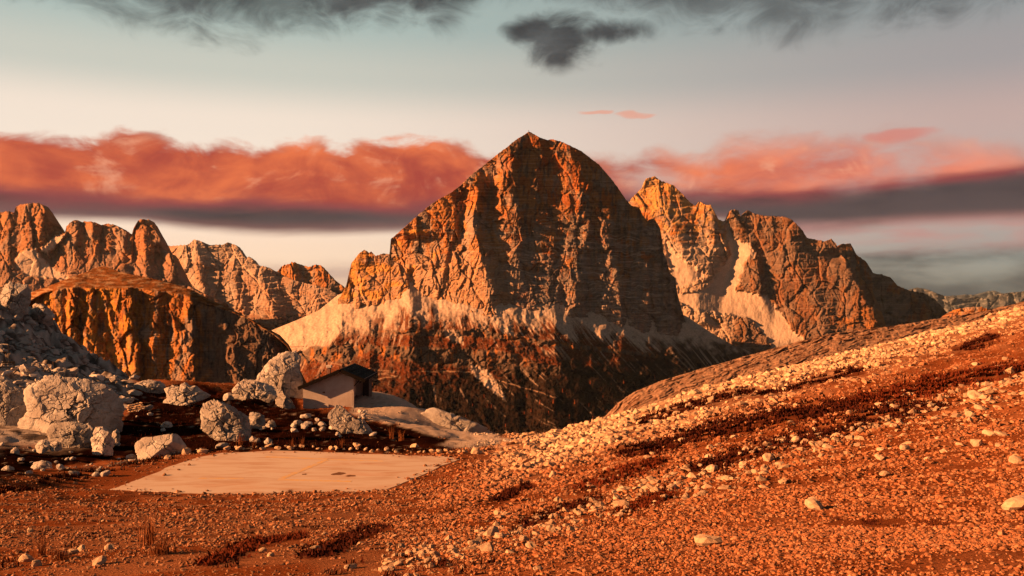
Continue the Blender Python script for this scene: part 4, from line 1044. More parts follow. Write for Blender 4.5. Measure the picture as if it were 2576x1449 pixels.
box('ridge_cap', xa - 0.12, xa + 0.12, -0.78, 9.03, za + 0.20, za + 0.27, M_ROOF, hut, 0.02)
roof_plane('verge_board', xa + 0.05, za - 0.14 + sl_r * 0.05, ex - 0.02, ez - 0.14, -0.83, -0.752, 0.42, M_WOOD, rr)
roof_plane('verge_board', wx + 0.02, wz - 0.14, xa - 0.05, za - 0.14 - sl_l * 0.05, -0.83, -0.752, 0.42, M_WOOD, rl)
for yb in (0.05, 3.9, 7.9):
    br = box('rafter', xr - 1.15, ex - 0.12, yb, yb + 0.12, zr - 0.36, zr - 0.24, M_WOOD, hut, 0.006)
    roof_plane('brace', xr + 0.02, zr - 1.25, xr + 0.75, zr - 0.45, yb + 0.01, yb + 0.1, 0.09, M_WOOD, br)
    box('post', xr + 0.62, xr + 0.74, yb + 0.14, yb + 0.26, -0.9, zr - 0.38, M_WOOD, hut, 0.006) if yb > 7 else None
cx0, cz0 = hp(656, 505); cx1, cz1 = hp(692, 470)
ch = box('chimney', cx0, cx1, 3.6, 4.1, wz, cz1 + 0.24, M_BRICK, hut, 0.01)
box('chimney_cap', hp(642, 0)[0], hp(706, 0)[0], 3.45, 4.25, cz1 + 0.245, hp(0, 440)[1] + 0.26, M_CAP, ch, 0.015)

# ------------------------------------------------------------------ boulders
def rock_mat(name, ca, cb, cl, fine):
    m, t, b = base_mat(name, 0.93, 0.2)
    tcn = t.n('ShaderNodeTexCoord'); geo = t.n('ShaderNodeNewGeometry')
    n1 = t.noise(tcn.outputs['Object'], 0.9 / fine, 5.0, 0.65, 0.4); n2 = t.noise(tcn.outputs['Object'], 7.0 / fine, 5.0, 0.7)
    oi = t.n('ShaderNodeObjectInfo')
    cc = t.mix(t.ss(n1, 0.36, 0.66), ca, cb)
    cc = t.mix(t.m('MULTIPLY', t.ss(n2, 0.52, 0.72), 0.55), cc, cl)
    sep = t.n('ShaderNodeSeparateXYZ'); t.put(sep.inputs[0], geo.outputs['Normal'])
    v = t.m('ADD', 0.82 * ALB, t.m('MULTIPLY', oi.outputs['Random'], 0.36 * ALB))
    sc = t.n('ShaderNodeVectorMath', operation='SCALE'); t.put(sc.inputs[0], cc); t.put(sc.inputs['Scale'], v)
    t.put(b.inputs['Base Color'], sc.outputs[0])
    bp = t.n('ShaderNodeBump'); bp.inputs['Strength'].default_value = 0.7; bp.inputs['Distance'].default_value = 0.05 * fine; t.put(bp.inputs['Height'], n2); t.put(b.inputs['Normal'], bp.outputs[0])
    return m
M_BOUL = rock_mat('grey_boulder_rock', (0.45, 0.41, 0.38), (0.30, 0.255, 0.23), (0.13, 0.09, 0.075), 1.0)
M_STONE = rock_mat('pale_stone', (0.52, 0.37, 0.25), (0.42, 0.265, 0.165), (0.20, 0.10, 0.052), 0.3)
def c5(pts): return [(x * 0.3010, 838.5 + y * 0.3010) for x, y in pts]
def c6(pts): return [(670.8 + x * 0.2083, 838.5 + y * 0.2083) for x, y in pts]
def cb(pts): return [(x * 0.2083, 704.3 + y * 0.2083) for x, y in pts]
def boulder(outline, D, thick, seed, label, cell=14.0, amp=3.2, nt=200, nr=64, lean=0.35, turn=0.0, name='boulder', group='large boulders on the left'):
    P = np.array(outline, float); c = (P.min(0) + P.max(0)) / 2
    dense = []
    for i in range(len(P)):
        a, b2 = P[i], P[(i + 1) % len(P)]
        for k in range(24): dense.append(a + (b2 - a) * k / 24)
    dense = np.array(dense) - c
    th = np.arctan2(dense[:, 1], dense[:, 0]); rr_ = np.hypot(dense[:, 0], dense[:, 1])
    ang = np.linspace(-math.pi, math.pi, nt, endpoint=False)
    bins = np.zeros(nt)
    for a, r in zip(th, rr_):
        k = int((a + math.pi) / (2 * math.pi) * nt) % nt; bins[k] = max(bins[k], r)
    good = bins > 0
    rad = np.interp(np.arange(nt), np.arange(nt)[good], bins[good], period=nt)
    H = P[:, 1].max() - P[:, 1].min()
    rho_f = np.linspace(0.02, 1, nr) ** 0.8; rho_b = np.linspace(0.9, 0.02, 10)
    rows = []
    for rho, back in [(r, 0) for r in rho_f] + [(r, 1) for r in rho_b]:
        x = c[0] + np.cos(ang) * rad * rho; y = c[1] + np.sin(ang) * rad * rho
        w = (max(0.0, 1 - rho ** 3.0)) ** 0.5 * thick
        d = np.full(nt, w if back else -w)
        d = d - lean * (y - c[1]) * (1 if not back else 0.6) * (0.4 + 0.6 * math.sqrt(max(0, 1 - rho ** 3))) + turn * (x - c[0])
        rows.append(np.stack([x, y, d], -1))
    Q = np.array(rows); q = Q.reshape(-1, 3)
    # flat fracture faces on the near side
    hw = np.ptp(P[:, 0]) / 2; hh = H / 2; rl_ = (q - np.array([c[0], c[1], 0])) / np.array([hw, hh, thick]); rp = np.random.default_rng(seed + 300)
    cuts = []
    for _ in range(11):
        nv = np.array([rp.uniform(-1, 1), rp.uniform(-1, 0.6), -rp.uniform(0.55, 1.1)]); nv /= np.linalg.norm(nv); off = rp.uniform(0.62, 0.86); cuts.append((nv, off))
        kk = rl_ @ nv; rl_ = rl_ - np.maximum(0, kk - off)[:, None] * nv * 0.92
    q = rl_ * np.array([hw, hh, thick]) + np.array([c[0], c[1], 0])
    wv = 900 + 5 * np.stack([fbm(q[:, 0] / 18, q[:, 1] / 18, 2, seed), fbm(q[:, 0] / 18 + 9, q[:, 1] / 18, 2, seed), 0 * q[:, 0]], -1)
    dd = fbm3(q / 26, 2, seed + 9) * amp * 1.2 + fbm3(q / 3.0, 2, seed + 12) * amp * 0.08
    for cs, am, cw in ((cell * 2.4, 1.7, 0.06), (cell * 1.05, 0.75, 0.07), (cell * 0.46, 0.14, 0.12)):
        f1, f2, cid, dl = worley3((q + wv) / np.array([cs, cs * 0.75, cs * 1.2]), seed + int(cs))
        ta_ = (cid * 91.7 % 1.0 - 0.5) * 2; tb_ = (cid * 37.1 % 1.0 - 0.5) * 2
        dd = dd + amp * am * ((cid - 0.5) * 1.3 + 1.5 * (ta_ * dl[:, 0] + tb_ * dl[:, 1]) - 1.3 * (1 - sstep(f2 - f1, 0.0, cw)))
    rel = q - np.array([c[0], c[1], 0]); nrm_ = rel / np.array([1, 1, 1.0]); nrm_ /= np.linalg.norm(nrm_, axis=1)[:, None] + 1e-6
    q = q + nrm_ * dd[:, None] * np.array([0.55, 0.55, 1.0])
    rl_ = (q - np.array([c[0], c[1], 0])) / np.array([hw, hh, thick])
    for nv, off in cuts:
        kk = rl_ @ nv; rl_ = rl_ - np.maximum(0, kk - off - 0.02)[:, None] * nv * 0.8
    q = rl_ * np.array([hw, hh, thick]) + np.array([c[0], c[1], 0])
    Dm = D * (1 + K * q[:, 2])
    W3 = rays(q[:, 0], q[:, 1], Dm)
    o3 = rays(np.array([c[0]]), np.array([P[:, 1].max()]), np.array([D]))[0]
    me = mesh_np(name, W3 - o3, grid_faces(len(rows), nt, True), None, False, M_BOUL)
    o = link(name, me, label=label, category='boulder', group=group); o.location = o3
    return o
boulder(c5([(215, 470), (270, 410), (390, 352), (500, 342), (620, 368), (760, 392), (880, 445), (915, 490), (1000, 508), (1065, 560), (1085, 650), (1075, 770), (1040, 860), (960, 900), (800, 900), (560, 900), (420, 930), (260, 960), (150, 960), (100, 880), (110, 760), (215, 660)]), 68, 52, 1,
    'biggest boulder at far left, cracked all over', 17, 3.6, 330, 100)
boulder(c5([(390, 815), (430, 760), (520, 735), (640, 738), (750, 758), (788, 800), (775, 960), (720, 1000), (560, 980), (420, 900)]), 61, 26, 2, 'pale blocky boulder leaning on the biggest boulder', 16, 2.6, 200, 60)
boulder(c5([(755, 880), (798, 780), (860, 778), (930, 828), (955, 900), (940, 1020), (870, 1025), (765, 1005)]), 59, 20, 3, 'upright pale boulder right of the leaning block', 13, 2.4, 180, 56)
boulder(c5([(285, 950), (335, 888), (410, 886), (425, 960), (365, 1005), (300, 1000)]), 58, 14, 4, 'small rounded boulder below the biggest boulder, outer one', 12, 1.4, 120, 36)
boulder(c5([(402, 925), (440, 898), (510, 918), (520, 980), (420, 990)]), 58, 11, 5, 'small rounded boulder below the biggest boulder, inner one', 11, 1.2, 110, 32)
boulder(c5([(1125, 920), (1165, 868), (1280, 862), (1350, 850), (1460, 838), (1535, 868), (1565, 1000), (1530, 1080), (1380, 1100), (1220, 1105), (1140, 1050)]), 58.5, 30, 6, 'smooth grey brown boulder beside the pad corner', 26, 1.8, 240, 70, 0.25)
boulder(c5([(1672, 560), (1740, 536), (1830, 565), (1960, 615), (2080, 695), (2100, 780), (2095, 960), (1960, 985), (1860, 960), (1770, 880), (1655, 800), (1650, 690)]), 66, 42, 7, 'dark leaning boulder behind the pad, fractured face', 15, 3.2, 260, 80, 0.1, 0.25)
boulder(c5([(1300, 625), (1395, 535), (1375, 462), (1440, 428), (1500, 440), (1540, 405), (1585, 440), (1650, 438), (1705, 490), (1770, 525), (1700, 560), (1560, 610), (1400, 635)]), 88, 26, 8, 'low jagged outcrop on the rust grass, middle', 11, 2.6, 220, 60)
boulder(c5([(1080, 530), (1120, 428), (1200, 388), (1290, 392), (1355, 398), (1400, 450), (1395, 500), (1240, 530)]), 98, 22, 9, 'flaky outcrop just right of the biggest boulder', 9, 2.4, 200, 56)
boulder(c5([(1915, 560), (1940, 475), (2000, 400), (2040, 376), (2130, 382), (2200, 408), (2300, 448), (2320, 550), (2260, 590), (2180, 560), (2100, 550), (2000, 560)]), 94, 24, 10, 'broad pale outcrop at the foot of the rock behind the hut', 12, 2.6, 220, 60)
boulder([(640, 962), (650, 938), (664, 923), (690, 895), (718, 884), (745, 884), (758, 897), (757, 935), (764, 975), (766, 1020), (752, 1045), (700, 1035), (652, 1000)], 110, 42, 11, 'tall pale rock standing against the hut', 11, 2.6, 260, 84)
boulder(c6([(715, 1050), (735, 930), (820, 865), (872, 846), (905, 880), (985, 940), (1080, 1035), (1180, 1046), (1225, 1110), (1335, 1260), (1395, 1340), (1380, 1420), (1200, 1430), (1040, 1400), (930, 1230), (820, 1140)]), 72, 26, 12, 'long dark rock rib in front of the hut', 10, 2.6, 260, 72, 0.15, 0.25)
boulder([(1060, 1040), (1073, 1028), (1090, 1024), (1120, 1034), (1166, 1052), (1205, 1066), (1232, 1082), (1242, 1104), (1205, 1112), (1160, 1092), (1100, 1066)], 99, 16, 13, 'flat cracked rock beyond the gravel track', 9, 2.2, 220, 50)
boulder(cb([(-60, 380), (0, 200), (60, 70), (140, 22), (165, 55), (230, 26), (330, 55), (375, 130), (378, 300), (350, 410), (230, 480), (100, 440), (-30, 420)]), 137, 36, 14, 'grey rock tower on top of the left slope', 15, 3.0, 240, 76)
boulder(cb([(355, 340), (430, 276), (560, 316), (645, 378), (668, 440), (660, 560), (560, 560), (390, 480)]), 143, 24, 15, 'lower grey outcrop beside the rock tower', 12, 2.4, 200, 56)
boulder([(-80, 960), (-40, 930), (20, 950), (66, 990), (72, 1040), (50, 1090), (0, 1110), (-70, 1090)], 70, 30, 16, 'shaded grey rock at the left picture edge', 14, 2.6, 160, 50)
boulder(c5([(230, 330), (300, 270), (400, 290), (440, 340), (400, 400), (280, 390)]), 108, 16, 17, 'cracked grey knob on the left slope above the biggest boulder', 9, 2.0, 150, 44)
boulder(c5([(880, 420), (900, 370), (960, 350), (1030, 410), (1060, 500), (1040, 560), (940, 520)]), 104, 16, 18, 'dark knob behind the biggest boulder', 9, 2.0, 150, 44)

for k, (pts, D, th, lab) in enumerate((
        ([(2070, 720), (2090, 655), (2140, 660), (2210, 690), (2230, 760), (2180, 800), (2100, 800)], 72, 10, 'blocky grey rock right of the dark leaning boulder'),
        ([(2085, 880), (2110, 862), (2170, 880), (2190, 930), (2170, 965), (2100, 960)], 64, 9, 'low grey rock in the heath behind the pad, left one'),
        ([(2205, 900), (2240, 870), (2285, 900), (2300, 960), (2230, 985)], 63, 9, 'low grey rock in the heath behind the pad, right one'),
        ([(2210, 770), (2250, 720), (2300, 730), (2310, 790), (2250, 810)], 74, 8, 'pale broken rock in the heath in front of the hut'),
        ([(-10, 1190), (10, 1130), (60, 1105), (125, 1110), (130, 1180), (70, 1215)], 50, 12, 'pale rock lowest at the left picture edge'),
        ([(250, 1120), (280, 1075), (350, 1060), (430, 1075), (445, 1130), (350, 1165)], 51, 10, 'flat dark rock in the heath below the biggest boulder'),
        ([(60, 1060), (90, 980), (150, 950), (165, 1000), (130, 1060)], 57, 9, 'leaning narrow rock left below the biggest boulder'),
        ([(925, 890), (940, 830), (985, 800), (1010, 850), (1000, 930)], 63, 9, 'broken rock at the right foot of the biggest boulder'),
        ([(1050, 1090), (1075, 1055), (1140, 1052), (1185, 1085), (1150, 1115)], 57, 8, 'small mottled rock left of the smooth boulder'),
        ([(1590, 1010), (1640, 960), (1720, 965), (1730, 1010), (1650, 1030)], 60, 8, 'squared grey rock between smooth boulder and pad'),
        ([(1860, 560), (1870, 505), (1930, 500), (1960, 560)], 92, 8, 'small rock left of the broad pale outcrop'),
        ([(2300, 600), (2290, 520), (2360, 480), (2440, 560), (2480, 640), (2400, 640)], 103, 12, 'rubbly rock at the foot of the tall pale rock'))):
    boulder(c5(pts), D, th, 40 + k, lab, 9, 1.7, 130, 40)

# ------------------------------------------------------------------ loose stones: shared meshes
def stone_mesh(seed, sub=2):
    bm = bmesh.new(); bmesh.ops.create_icosphere(bm, subdivisions=sub, radius=1.0)
    r = np.random.default_rng(seed)
    pl = r.normal(size=(9, 3)); pl /= np.linalg.norm(pl, axis=1)[:, None]; off = r.uniform(0.55, 0.85, 9)
    for v in bm.verts:
        p = np.array(v.co); k = pl @ p
        s = min([1.0] + [off[i] / k[i] for i in range(9) if k[i] > 1e-3])
        p = p * s * (1 + 0.06 * r.normal()) * np.array([1.0, 0.8, 0.62])
        v.co = p
    me = bpy.data.meshes.new('stone'); bm.to_mesh(me); bm.free()
    me.polygons.foreach_set('use_smooth', np.zeros(len(me.polygons), bool)); me.materials.append(M_STONE)
    return me
STONES = [stone_mesh(100 + i, 2) for i in range(14)]
GREYS = []
for me_ in STONES:
    g_ = me_.copy(); g_.materials.clear(); g_.materials.append(M_BOUL); GREYS.append(g_)
def put_stone(x, y, size, label, group, sink=0.25, name='stone', cat='stone', tall=1.0):
    o = link(name, (GREYS if 'grey' in label else STONES)[random.randrange(14)], label=label, category=cat, group=group)
    z = float(gz(np.array([x]), np.array([y]))[0])
    o.scale = (size * random.uniform(.8, 1.25), size * random.uniform(.8, 1.2), size * random.uniform(.75, 1.2) * tall)
    o.rotation_euler = (random.uniform(-.35, .35), random.uniform(-.35, .35), random.uniform(0, 6.28))
    o.location = (x, y, z + size * (0.62 - sink) * 0.8 * tall)
    return o
def strew(pxs, pys, sizes, label, group, wide=False, **kw):
    q = hit(np.array(pxs, float), np.array(pys, float))
    for (x, y), s in zip(q, sizes):
        if wide: s = s * K * y * 0.5        # width in the sketch frame -> metres
        if y < 165: put_stone(x, y, s, label, group, **kw)
# single stones that stand out
for px, py, s, lab in ((1228, 1392, -52, 'round orange boulder at the lower end of the stone band, centre'), (1236, 1355, -56, 'tilted pale slab just behind the round orange boulder'), (1195, 1372, -40, 'wedge shaped stone left of the round orange boulder'),
        (2052, 1290, -62, 'flat tan slab lying alone in the lower gravel, upper one'), (1780, 1372, -74, 'flat tan slab lying alone in the lower gravel, lower one'), (2000, 1118, -44, 'squarish pale block at the edge of the dark heather'),
        (1560, 1278, -56, 'pale cracked block where the heather meets the stone band'), (1650, 1240, -40, 'small pale block above the cracked block'), (2460, 1010, -60, 'large pale slab high in the stone band at right'), (1790, 1180, -44, 'pale block beside the heather strip, right of centre'),
        (900, 1128, 0.40, 'squarish tan block in the stone row behind the pad, left one'), (1042, 1128, 0.48, 'largest tan block in the stone row behind the pad'), (1195, 1140, 0.45, 'rounded pale stone at the right end of the stone row'), (600, 1135, 0.34, 'pale block at the far left corner of the pad'),
        (420, 1157, 0.36, 'rounded pale stone left of the pad edge'), (470, 1145, 0.42, 'flat long tan stone beside the pad edge'), (512, 1140, 0.40, 'flat tan stone touching the pad corner'), (558, 1128, 0.48, 'grey brown block behind the pad corner'),
        (2480, 815, 0.75, 'big pale block on the right skyline'), (2330, 845, 0.55, 'pale block on the skyline left of the big block'), (745, 1150 - 30, 0.0, '')):
    if s: strew([px], [py], [abs(s)], lab, 'single stones', s < 0)
# row behind the pad
r_ = np.random.default_rng(5)
n = 42; t_ = np.linspace(0, 1, n)
ORD = ['first', 'second', 'third', 'fourth', 'fifth', 'sixth', 'seventh', 'eighth', 'ninth', 'tenth', 'eleventh', 'twelfth', 'thirteenth', 'fourteenth', 'fifteenth', 'sixteenth', 'seventeenth', 'eighteenth', 'nineteenth', 'twentieth', 'twenty-first']
_row = len(bpy.data.objects)
strew(560 + t_ * 700 + r_.normal(0, 4, n), np.interp(t_, [0, .3, .7, 1], [1133, 1129, 1139, 1144]) + r_.normal(0, 2.0, n), r_.uniform(0.10, 0.30, n), 'pale stone in the row along the far edge of the pad', 'stones along the pad')
row = sorted([o for o in bpy.data.objects if o.get('group') == 'stones along the pad'], key=lambda o: o.location.x / o.location.y)
for k, o in enumerate(row):
    o['label'] = 'pale stone behind the pad, %s from the %s end of the row' % ((ORD[k], 'left') if k < len(row) // 2 else (ORD[len(row) - 1 - k], 'right'))
# band along the lower gravel
n = 80; t_ = r_.uniform(0, 1, n)
strew(1000 + t_ * 1560, np.interp(t_, [0, .15, .35, .55, .75, 1], [1425, 1375, 1275, 1185, 1095, 985]) + r_.normal(-8, 26, n), r_.uniform(15, 36, n), 'pale angular stone in the band crossing the scree slope', 'stones of the scree band', True)
# upper slope
n = 90
strew(r_.uniform(1250, 2570, n), 0 * t_[:1] + np.array([np.interp(x, [1250, 1500, 1900, 2300, 2576], [1120, 1075, 960, 862, 790]) + abs(r_.normal(0, 70)) for x in r_.uniform(1250, 2570, n)]), r_.uniform(0.14, 0.34, n), 'pale stone scattered on the upper sunlit slope', 'stones of the upper slope')
# heath on the left
cxs = r_.uniform(345, 960, 12); cys = r_.uniform(1045, 1122, 12); n = 46; ci = r_.integers(0, 12, n); hx = cxs[ci] + r_.normal(0, 16, n); hy = np.minimum(cys[ci] + r_.normal(0, 8, n), 1126)
strew(hx, hy, r_.uniform(0.14, 0.55, n), 'grey stone lying in the dark heath', 'stones in the dark heath')
n = 26; strew(r_.uniform(-20, 330, n), r_.uniform(1120, 1200, n), r_.uniform(0.14, 0.4, n), 'grey stone below the biggest boulder', 'stones below the big boulder')
# left foreground
n = 30; strew(r_.uniform(20, 1000, n), r_.uniform(1270, 1440, n), r_.uniform(0.05, 0.10, n), 'small tan stone on the flat gravel below the pad', 'stones below the pad')

# little dry stone wall beside the biggest boulder
(wx0, wy0), (wx1, wy1) = hit(np.array([322.0, 370.0]), np.array([1040.0, 1032.0]))
wz0 = float(gz(np.array([(wx0 + wx1) / 2]), np.array([(wy0 + wy1) / 2]))[0])
wall = empty('dry_stone_wall', ((wx0 + wx1) / 2, (wy0 + wy1) / 2, wz0), label='low dry stone wall right of the biggest boulder', category='wall')
for cI in range(4):
    for k in range(11 - cI):
        f = (k + 0.5 * (cI % 2) + 0.3) / 11.5 - 0.5
        o = link('stone', STONES[random.randrange(14)], wall); sz = random.uniform(.13, .19)
        o.location = ((wx1 - wx0) * f, (wy1 - wy0) * f + random.uniform(-.05, .05), 0.08 + cI * 0.2); o.scale = (sz * 1.25, sz, sz); o.rotation_euler = (random.uniform(-.2, .2), random.uniform(-.2, .2), random.uniform(-.5, .5))

# ------------------------------------------------------------------ gravel: thousands of little stones, one mass
m, t, b = base_mat('gravel_stone', 0.93, 0.15)
at = t.n('ShaderNodeAttribute', attribute_type='INSTANCER', attribute_name='tint')
geo = t.n('ShaderNodeNewGeometry'); n1 = t.noise(geo.outputs['Position'], 30.0, 3.0, 0.6)
sc = t.n('ShaderNodeVectorMath', operation='SCALE'); t.put(sc.inputs[0], at.outputs['Color']); t.put(sc.inputs['Scale'], t.m('ADD', 0.6 * ALB, t.m('MULTIPLY', n1, 0.8 * ALB)))
t.put(b.inputs['Base Color'], sc.outputs[0])
M_GRAV = m
def gravel_tree():
    g = bpy.data.node_groups.new('gravel', 'GeometryNodeTree')
    g.interface.new_socket('Geometry', in_out='INPUT', socket_type='NodeSocketGeometry')
    g.interface.new_socket('Geometry', in_out='OUTPUT', socket_type='NodeSocketGeometry')
    gi = g.nodes.new('NodeGroupInput'); go = g.nodes.new('NodeGroupOutput')
    g2i = g.nodes.new('GeometryNodeGeometryToInstance')
    for k in range(7):
        ico = g.nodes.new('GeometryNodeMeshIcoSphere'); ico.inputs['Radius'].default_value = 1.0; ico.inputs['Subdivisions'].default_value = 1 if k < 4 else 2
        sp = g.nodes.new('GeometryNodeSetPosition')
        nz = g.nodes.new('ShaderNodeTexNoise'); nz.noise_dimensions = '4D'; nz.inputs['W'].default_value = k * 7.3; nz.inputs['Scale'].default_value = 0.9; nz.inputs['Detail'].default_value = 2.0
        vm = g.nodes.new('ShaderNodeVectorMath'); vm.operation = 'SUBTRACT'; vm.inputs[1].default_value = (0.5, 0.5, 0.5)
        vs = g.nodes.new('ShaderNodeVectorMath'); vs.operation = 'SCALE'; vs.inputs['Scale'].default_value = 2.3
        g.links.new(nz.outputs['Color'], vm.inputs[0]); g.links.new(vm.outputs[0], vs.inputs[0])
        g.links.new(ico.outputs[0], sp.inputs[0]); g.links.new(vs.outputs[0], sp.inputs['Offset'])
        ss_ = g.nodes.new('GeometryNodeSetShadeSmooth'); ss_.inputs['Shade Smooth'].default_value = False
        g.links.new(sp.outputs[0], ss_.inputs[0])
        sm = g.nodes.new('GeometryNodeSetMaterial'); sm.inputs['Material'].default_value = M_GRAV
        g.links.new(ss_.outputs[0], sm.inputs[0]); g.links.new(sm.outputs[0], g2i.inputs[0])
    iop = g.nodes.new('GeometryNodeInstanceOnPoints'); iop.inputs['Pick Instance'].default_value = True
    g.links.new(gi.outputs[0], iop.inputs['Points']); g.links.new(g2i.outputs[0], iop.inputs['Instance'])
    for nm, typ, sock in (('rot', 'FLOAT_VECTOR', 'Rotation'), ('size', 'FLOAT_VECTOR', 'Scale')):
        a = g.nodes.new('GeometryNodeInputNamedAttribute'); a.data_type = typ; a.inputs['Name'].default_value = nm
        g.links.new(a.outputs[0], iop.inputs[sock])
    g.links.new(iop.outputs[0], go.inputs[0])
    return g
GT = gravel_tree()
def gravel(name, x, y, size, tint, flat=0.62, **props):
    z = gz(x, y); z = np.where(inpoly(x, y, PAD), PAD_Z, z)
    n = len(x)
    me = bpy.data.meshes.new(name); me.vertices.add(n)
    me.vertices.foreach_set('co', np.stack([x, y, z + size * 0.12], -1).astype(np.float32).ravel())
    a = me.attributes.new('rot', 'FLOAT_VECTOR', 'POINT'); a.data.foreach_set('vector', np.stack([rng.normal(0, .3, n), rng.normal(0, .3, n), rng.uniform(0, 6.28, n)], -1).astype(np.float32).ravel())
    s = size[:, None] * np.stack([rng.uniform(.75, 1.35, n), rng.uniform(.7, 1.1, n), rng.uniform(.7, 1.15, n) * flat], -1)
    a = me.attributes.new('size', 'FLOAT_VECTOR', 'POINT'); a.data.foreach_set('vector', s.astype(np.float32).ravel())
    a = me.attributes.new('tint', 'FLOAT_COLOR', 'POINT'); c = np.ones((n, 4), np.float32); c[:, :3] = tint; a.data.foreach_set('color', c.ravel())
    o = link(name, me, **props); md = o.modifiers.new('gravel', 'NODES'); md.node_group = GT
    return o
def scatter(n, ymin, ymax, pw=1.0):
    """points over the fan in front, density falling with distance"""
    u_ = rng.uniform(0, 1, n); y = (ymin ** (1 - pw) + u_ * (ymax ** (1 - pw) - ymin ** (1 - pw))) ** (1 / (1 - pw)) if pw != 1 else ymin * (ymax / ymin) ** u_
    x = rng.uniform(-0.68, 0.68, n) * (y + 2.0)
    return x, y
x, y = scatter(300000, 4.5, 112, 0.85)
z = gz(x, y, False); px, py = proj(np.stack([x, y, z], -1))
dp = np.where(inpoly(x, y, PAD), -1, 1) * polydist(x, y, PAD)
n_ = fbm(x / 4, y / 4, 3, 901); n2_ = fbm(x / 1.3, y / 1.3, 3, 903)
heath = inpoly(px, py, heath_l); trail = inpoly(px, py, path_r)
stp = np.full(x.shape, 1e9)
for s in stripes: stp = np.minimum(stp, polydist(px, py * 1.6, [(a, q * 1.6) for a, q in s], False))
left = 1 - sstep(px, 900, 1250)
dens = np.clip(0.80 + 0.7 * n_ + 0.6 * n2_, 0.06, 1)
dens *= 1 - left * 0.6
lowr = sstep(py - 1215 + 0.30 * (px - 1288), 0, 60) * (1 - left); dens *= 1 - 0.35 * lowr
dens *= np.where(heath, 0.012, 1) * np.where(trail, 0.9, 1) * np.where(dp > 0, 0.5 + 0.5 * sstep(dp, 0.0, 0.7), 0.45 * (1 - sstep(-dp + 0.5 * n2_, 0.0, 1.3))) * np.where(stp < 22, 0.10, 1)
dens *= np.where((px < 350) & (y > 58), 0.5, 1)
keep = rng.uniform(0, 1, len(x)) < dens
x, y, px, py, left, dp = x[keep], y[keep], px[keep], py[keep], left[keep], dp[keep]
upf = sstep(1215 - 0.30 * (px - 1288) + 25 * fbm(x / 4, y / 4, 2, 905) - py, -30, 60) * sstep(px, 1150, 1400)     # stony slope above the band
q = rng.pareto(2.1, len(x))
size = np.minimum(0.0112 * (1 + q * (0.8 + 1.7 * upf)) * np.clip(y / 9, 0.75, 4.6) ** 0.85, 0.044 * np.clip(y / 9, 0.6, 5.0) * (0.75 + 1.0 * upf)) * (1 - 0.2 * left)
v = rng.uniform(0.55, 1.2, len(x))
ta = np.array([0.31, 0.108, 0.042]); tb = np.array([0.62, 0.41, 0.26]); tg = np.array([0.30, 0.16, 0.09])
tint = (ta + (tb - ta) * np.clip(upf * 0.85 + np.abs(rng.normal(0, .13, len(x))), 0, 1)[:, None])
tint = tint + (tg - tint) * (left * rng.uniform(0, 1, len(x)))[:, None]
tint = np.where((inpoly(px, py, path_r))[:, None], np.array([0.52, 0.41, 0.335]), tint); size = np.where(inpoly(px, py, path_r), size * 0.8, size)
lsl = ((px < 350) & (y > 52))[:, None]
tint = np.where(lsl, np.array([0.25, 0.20, 0.17]), tint) * v[:, None]
# the band of heaped stones between slope and gravel
nb = 4200; t_ = rng.uniform(0, 1, nb)
bpx = 960 + t_ * 1640; bpy_ = np.interp(t_, [0, .15, .35, .55, .75, 1], [1432, 1378, 1275, 1185, 1095, 978]) + np.abs(rng.normal(0, 30, nb)) * rng.choice([-1, 1], nb, p=[.7, .3]) + 22 * fbm(t_ * 14, t_ * 0, 2, 915)
gb = hit(bpx, bpy_); kb = gb[:, 1] < 110; gb = gb[kb]; nb = len(gb)
sb = np.clip(5.0 * (1 + rng.pareto(1.7, nb)), 4, 34) * 0.5 * K * gb[:, 1] * 0.75
x = np.concatenate([x, gb[:, 0]]); y = np.concatenate([y, gb[:, 1]]); size = np.concatenate([size, sb])
tint = np.concatenate([tint, np.array([0.44, 0.285, 0.18]) * rng.uniform(0.65, 1.15, (nb, 1))])
gravel('gravel', x, y, size, tint, kind='stuff', label='gravel and small stones strewn over the whole hillside', category='gravel')
print('GRAVEL', len(x))
# rubble over the left slope
n = 9000; px_ = rng.uniform(-120, 345, n); py_ = rng.uniform(770, 1110, n)
g_ = hit(px_, py_); k_ = (g_[:, 1] < 150) & (g_[:, 1] > 82) & (fbm(g_[:, 0] / 5, g_[:, 1] / 5, 3, 911) > -0.1)
x, y = g_[k_, 0], g_[k_, 1]; sz = np.clip(0.07 * (1 + rng.pareto(1.5, len(x))), 0.05, 0.8)
gravel('slope_rubble', x, y, sz, np.array([0.48, 0.42, 0.385]) * rng.uniform(0.45, 1.2, (len(x), 1)), 0.55, kind='stuff', label='grey rubble covering the shaded left slope', category='rubble')

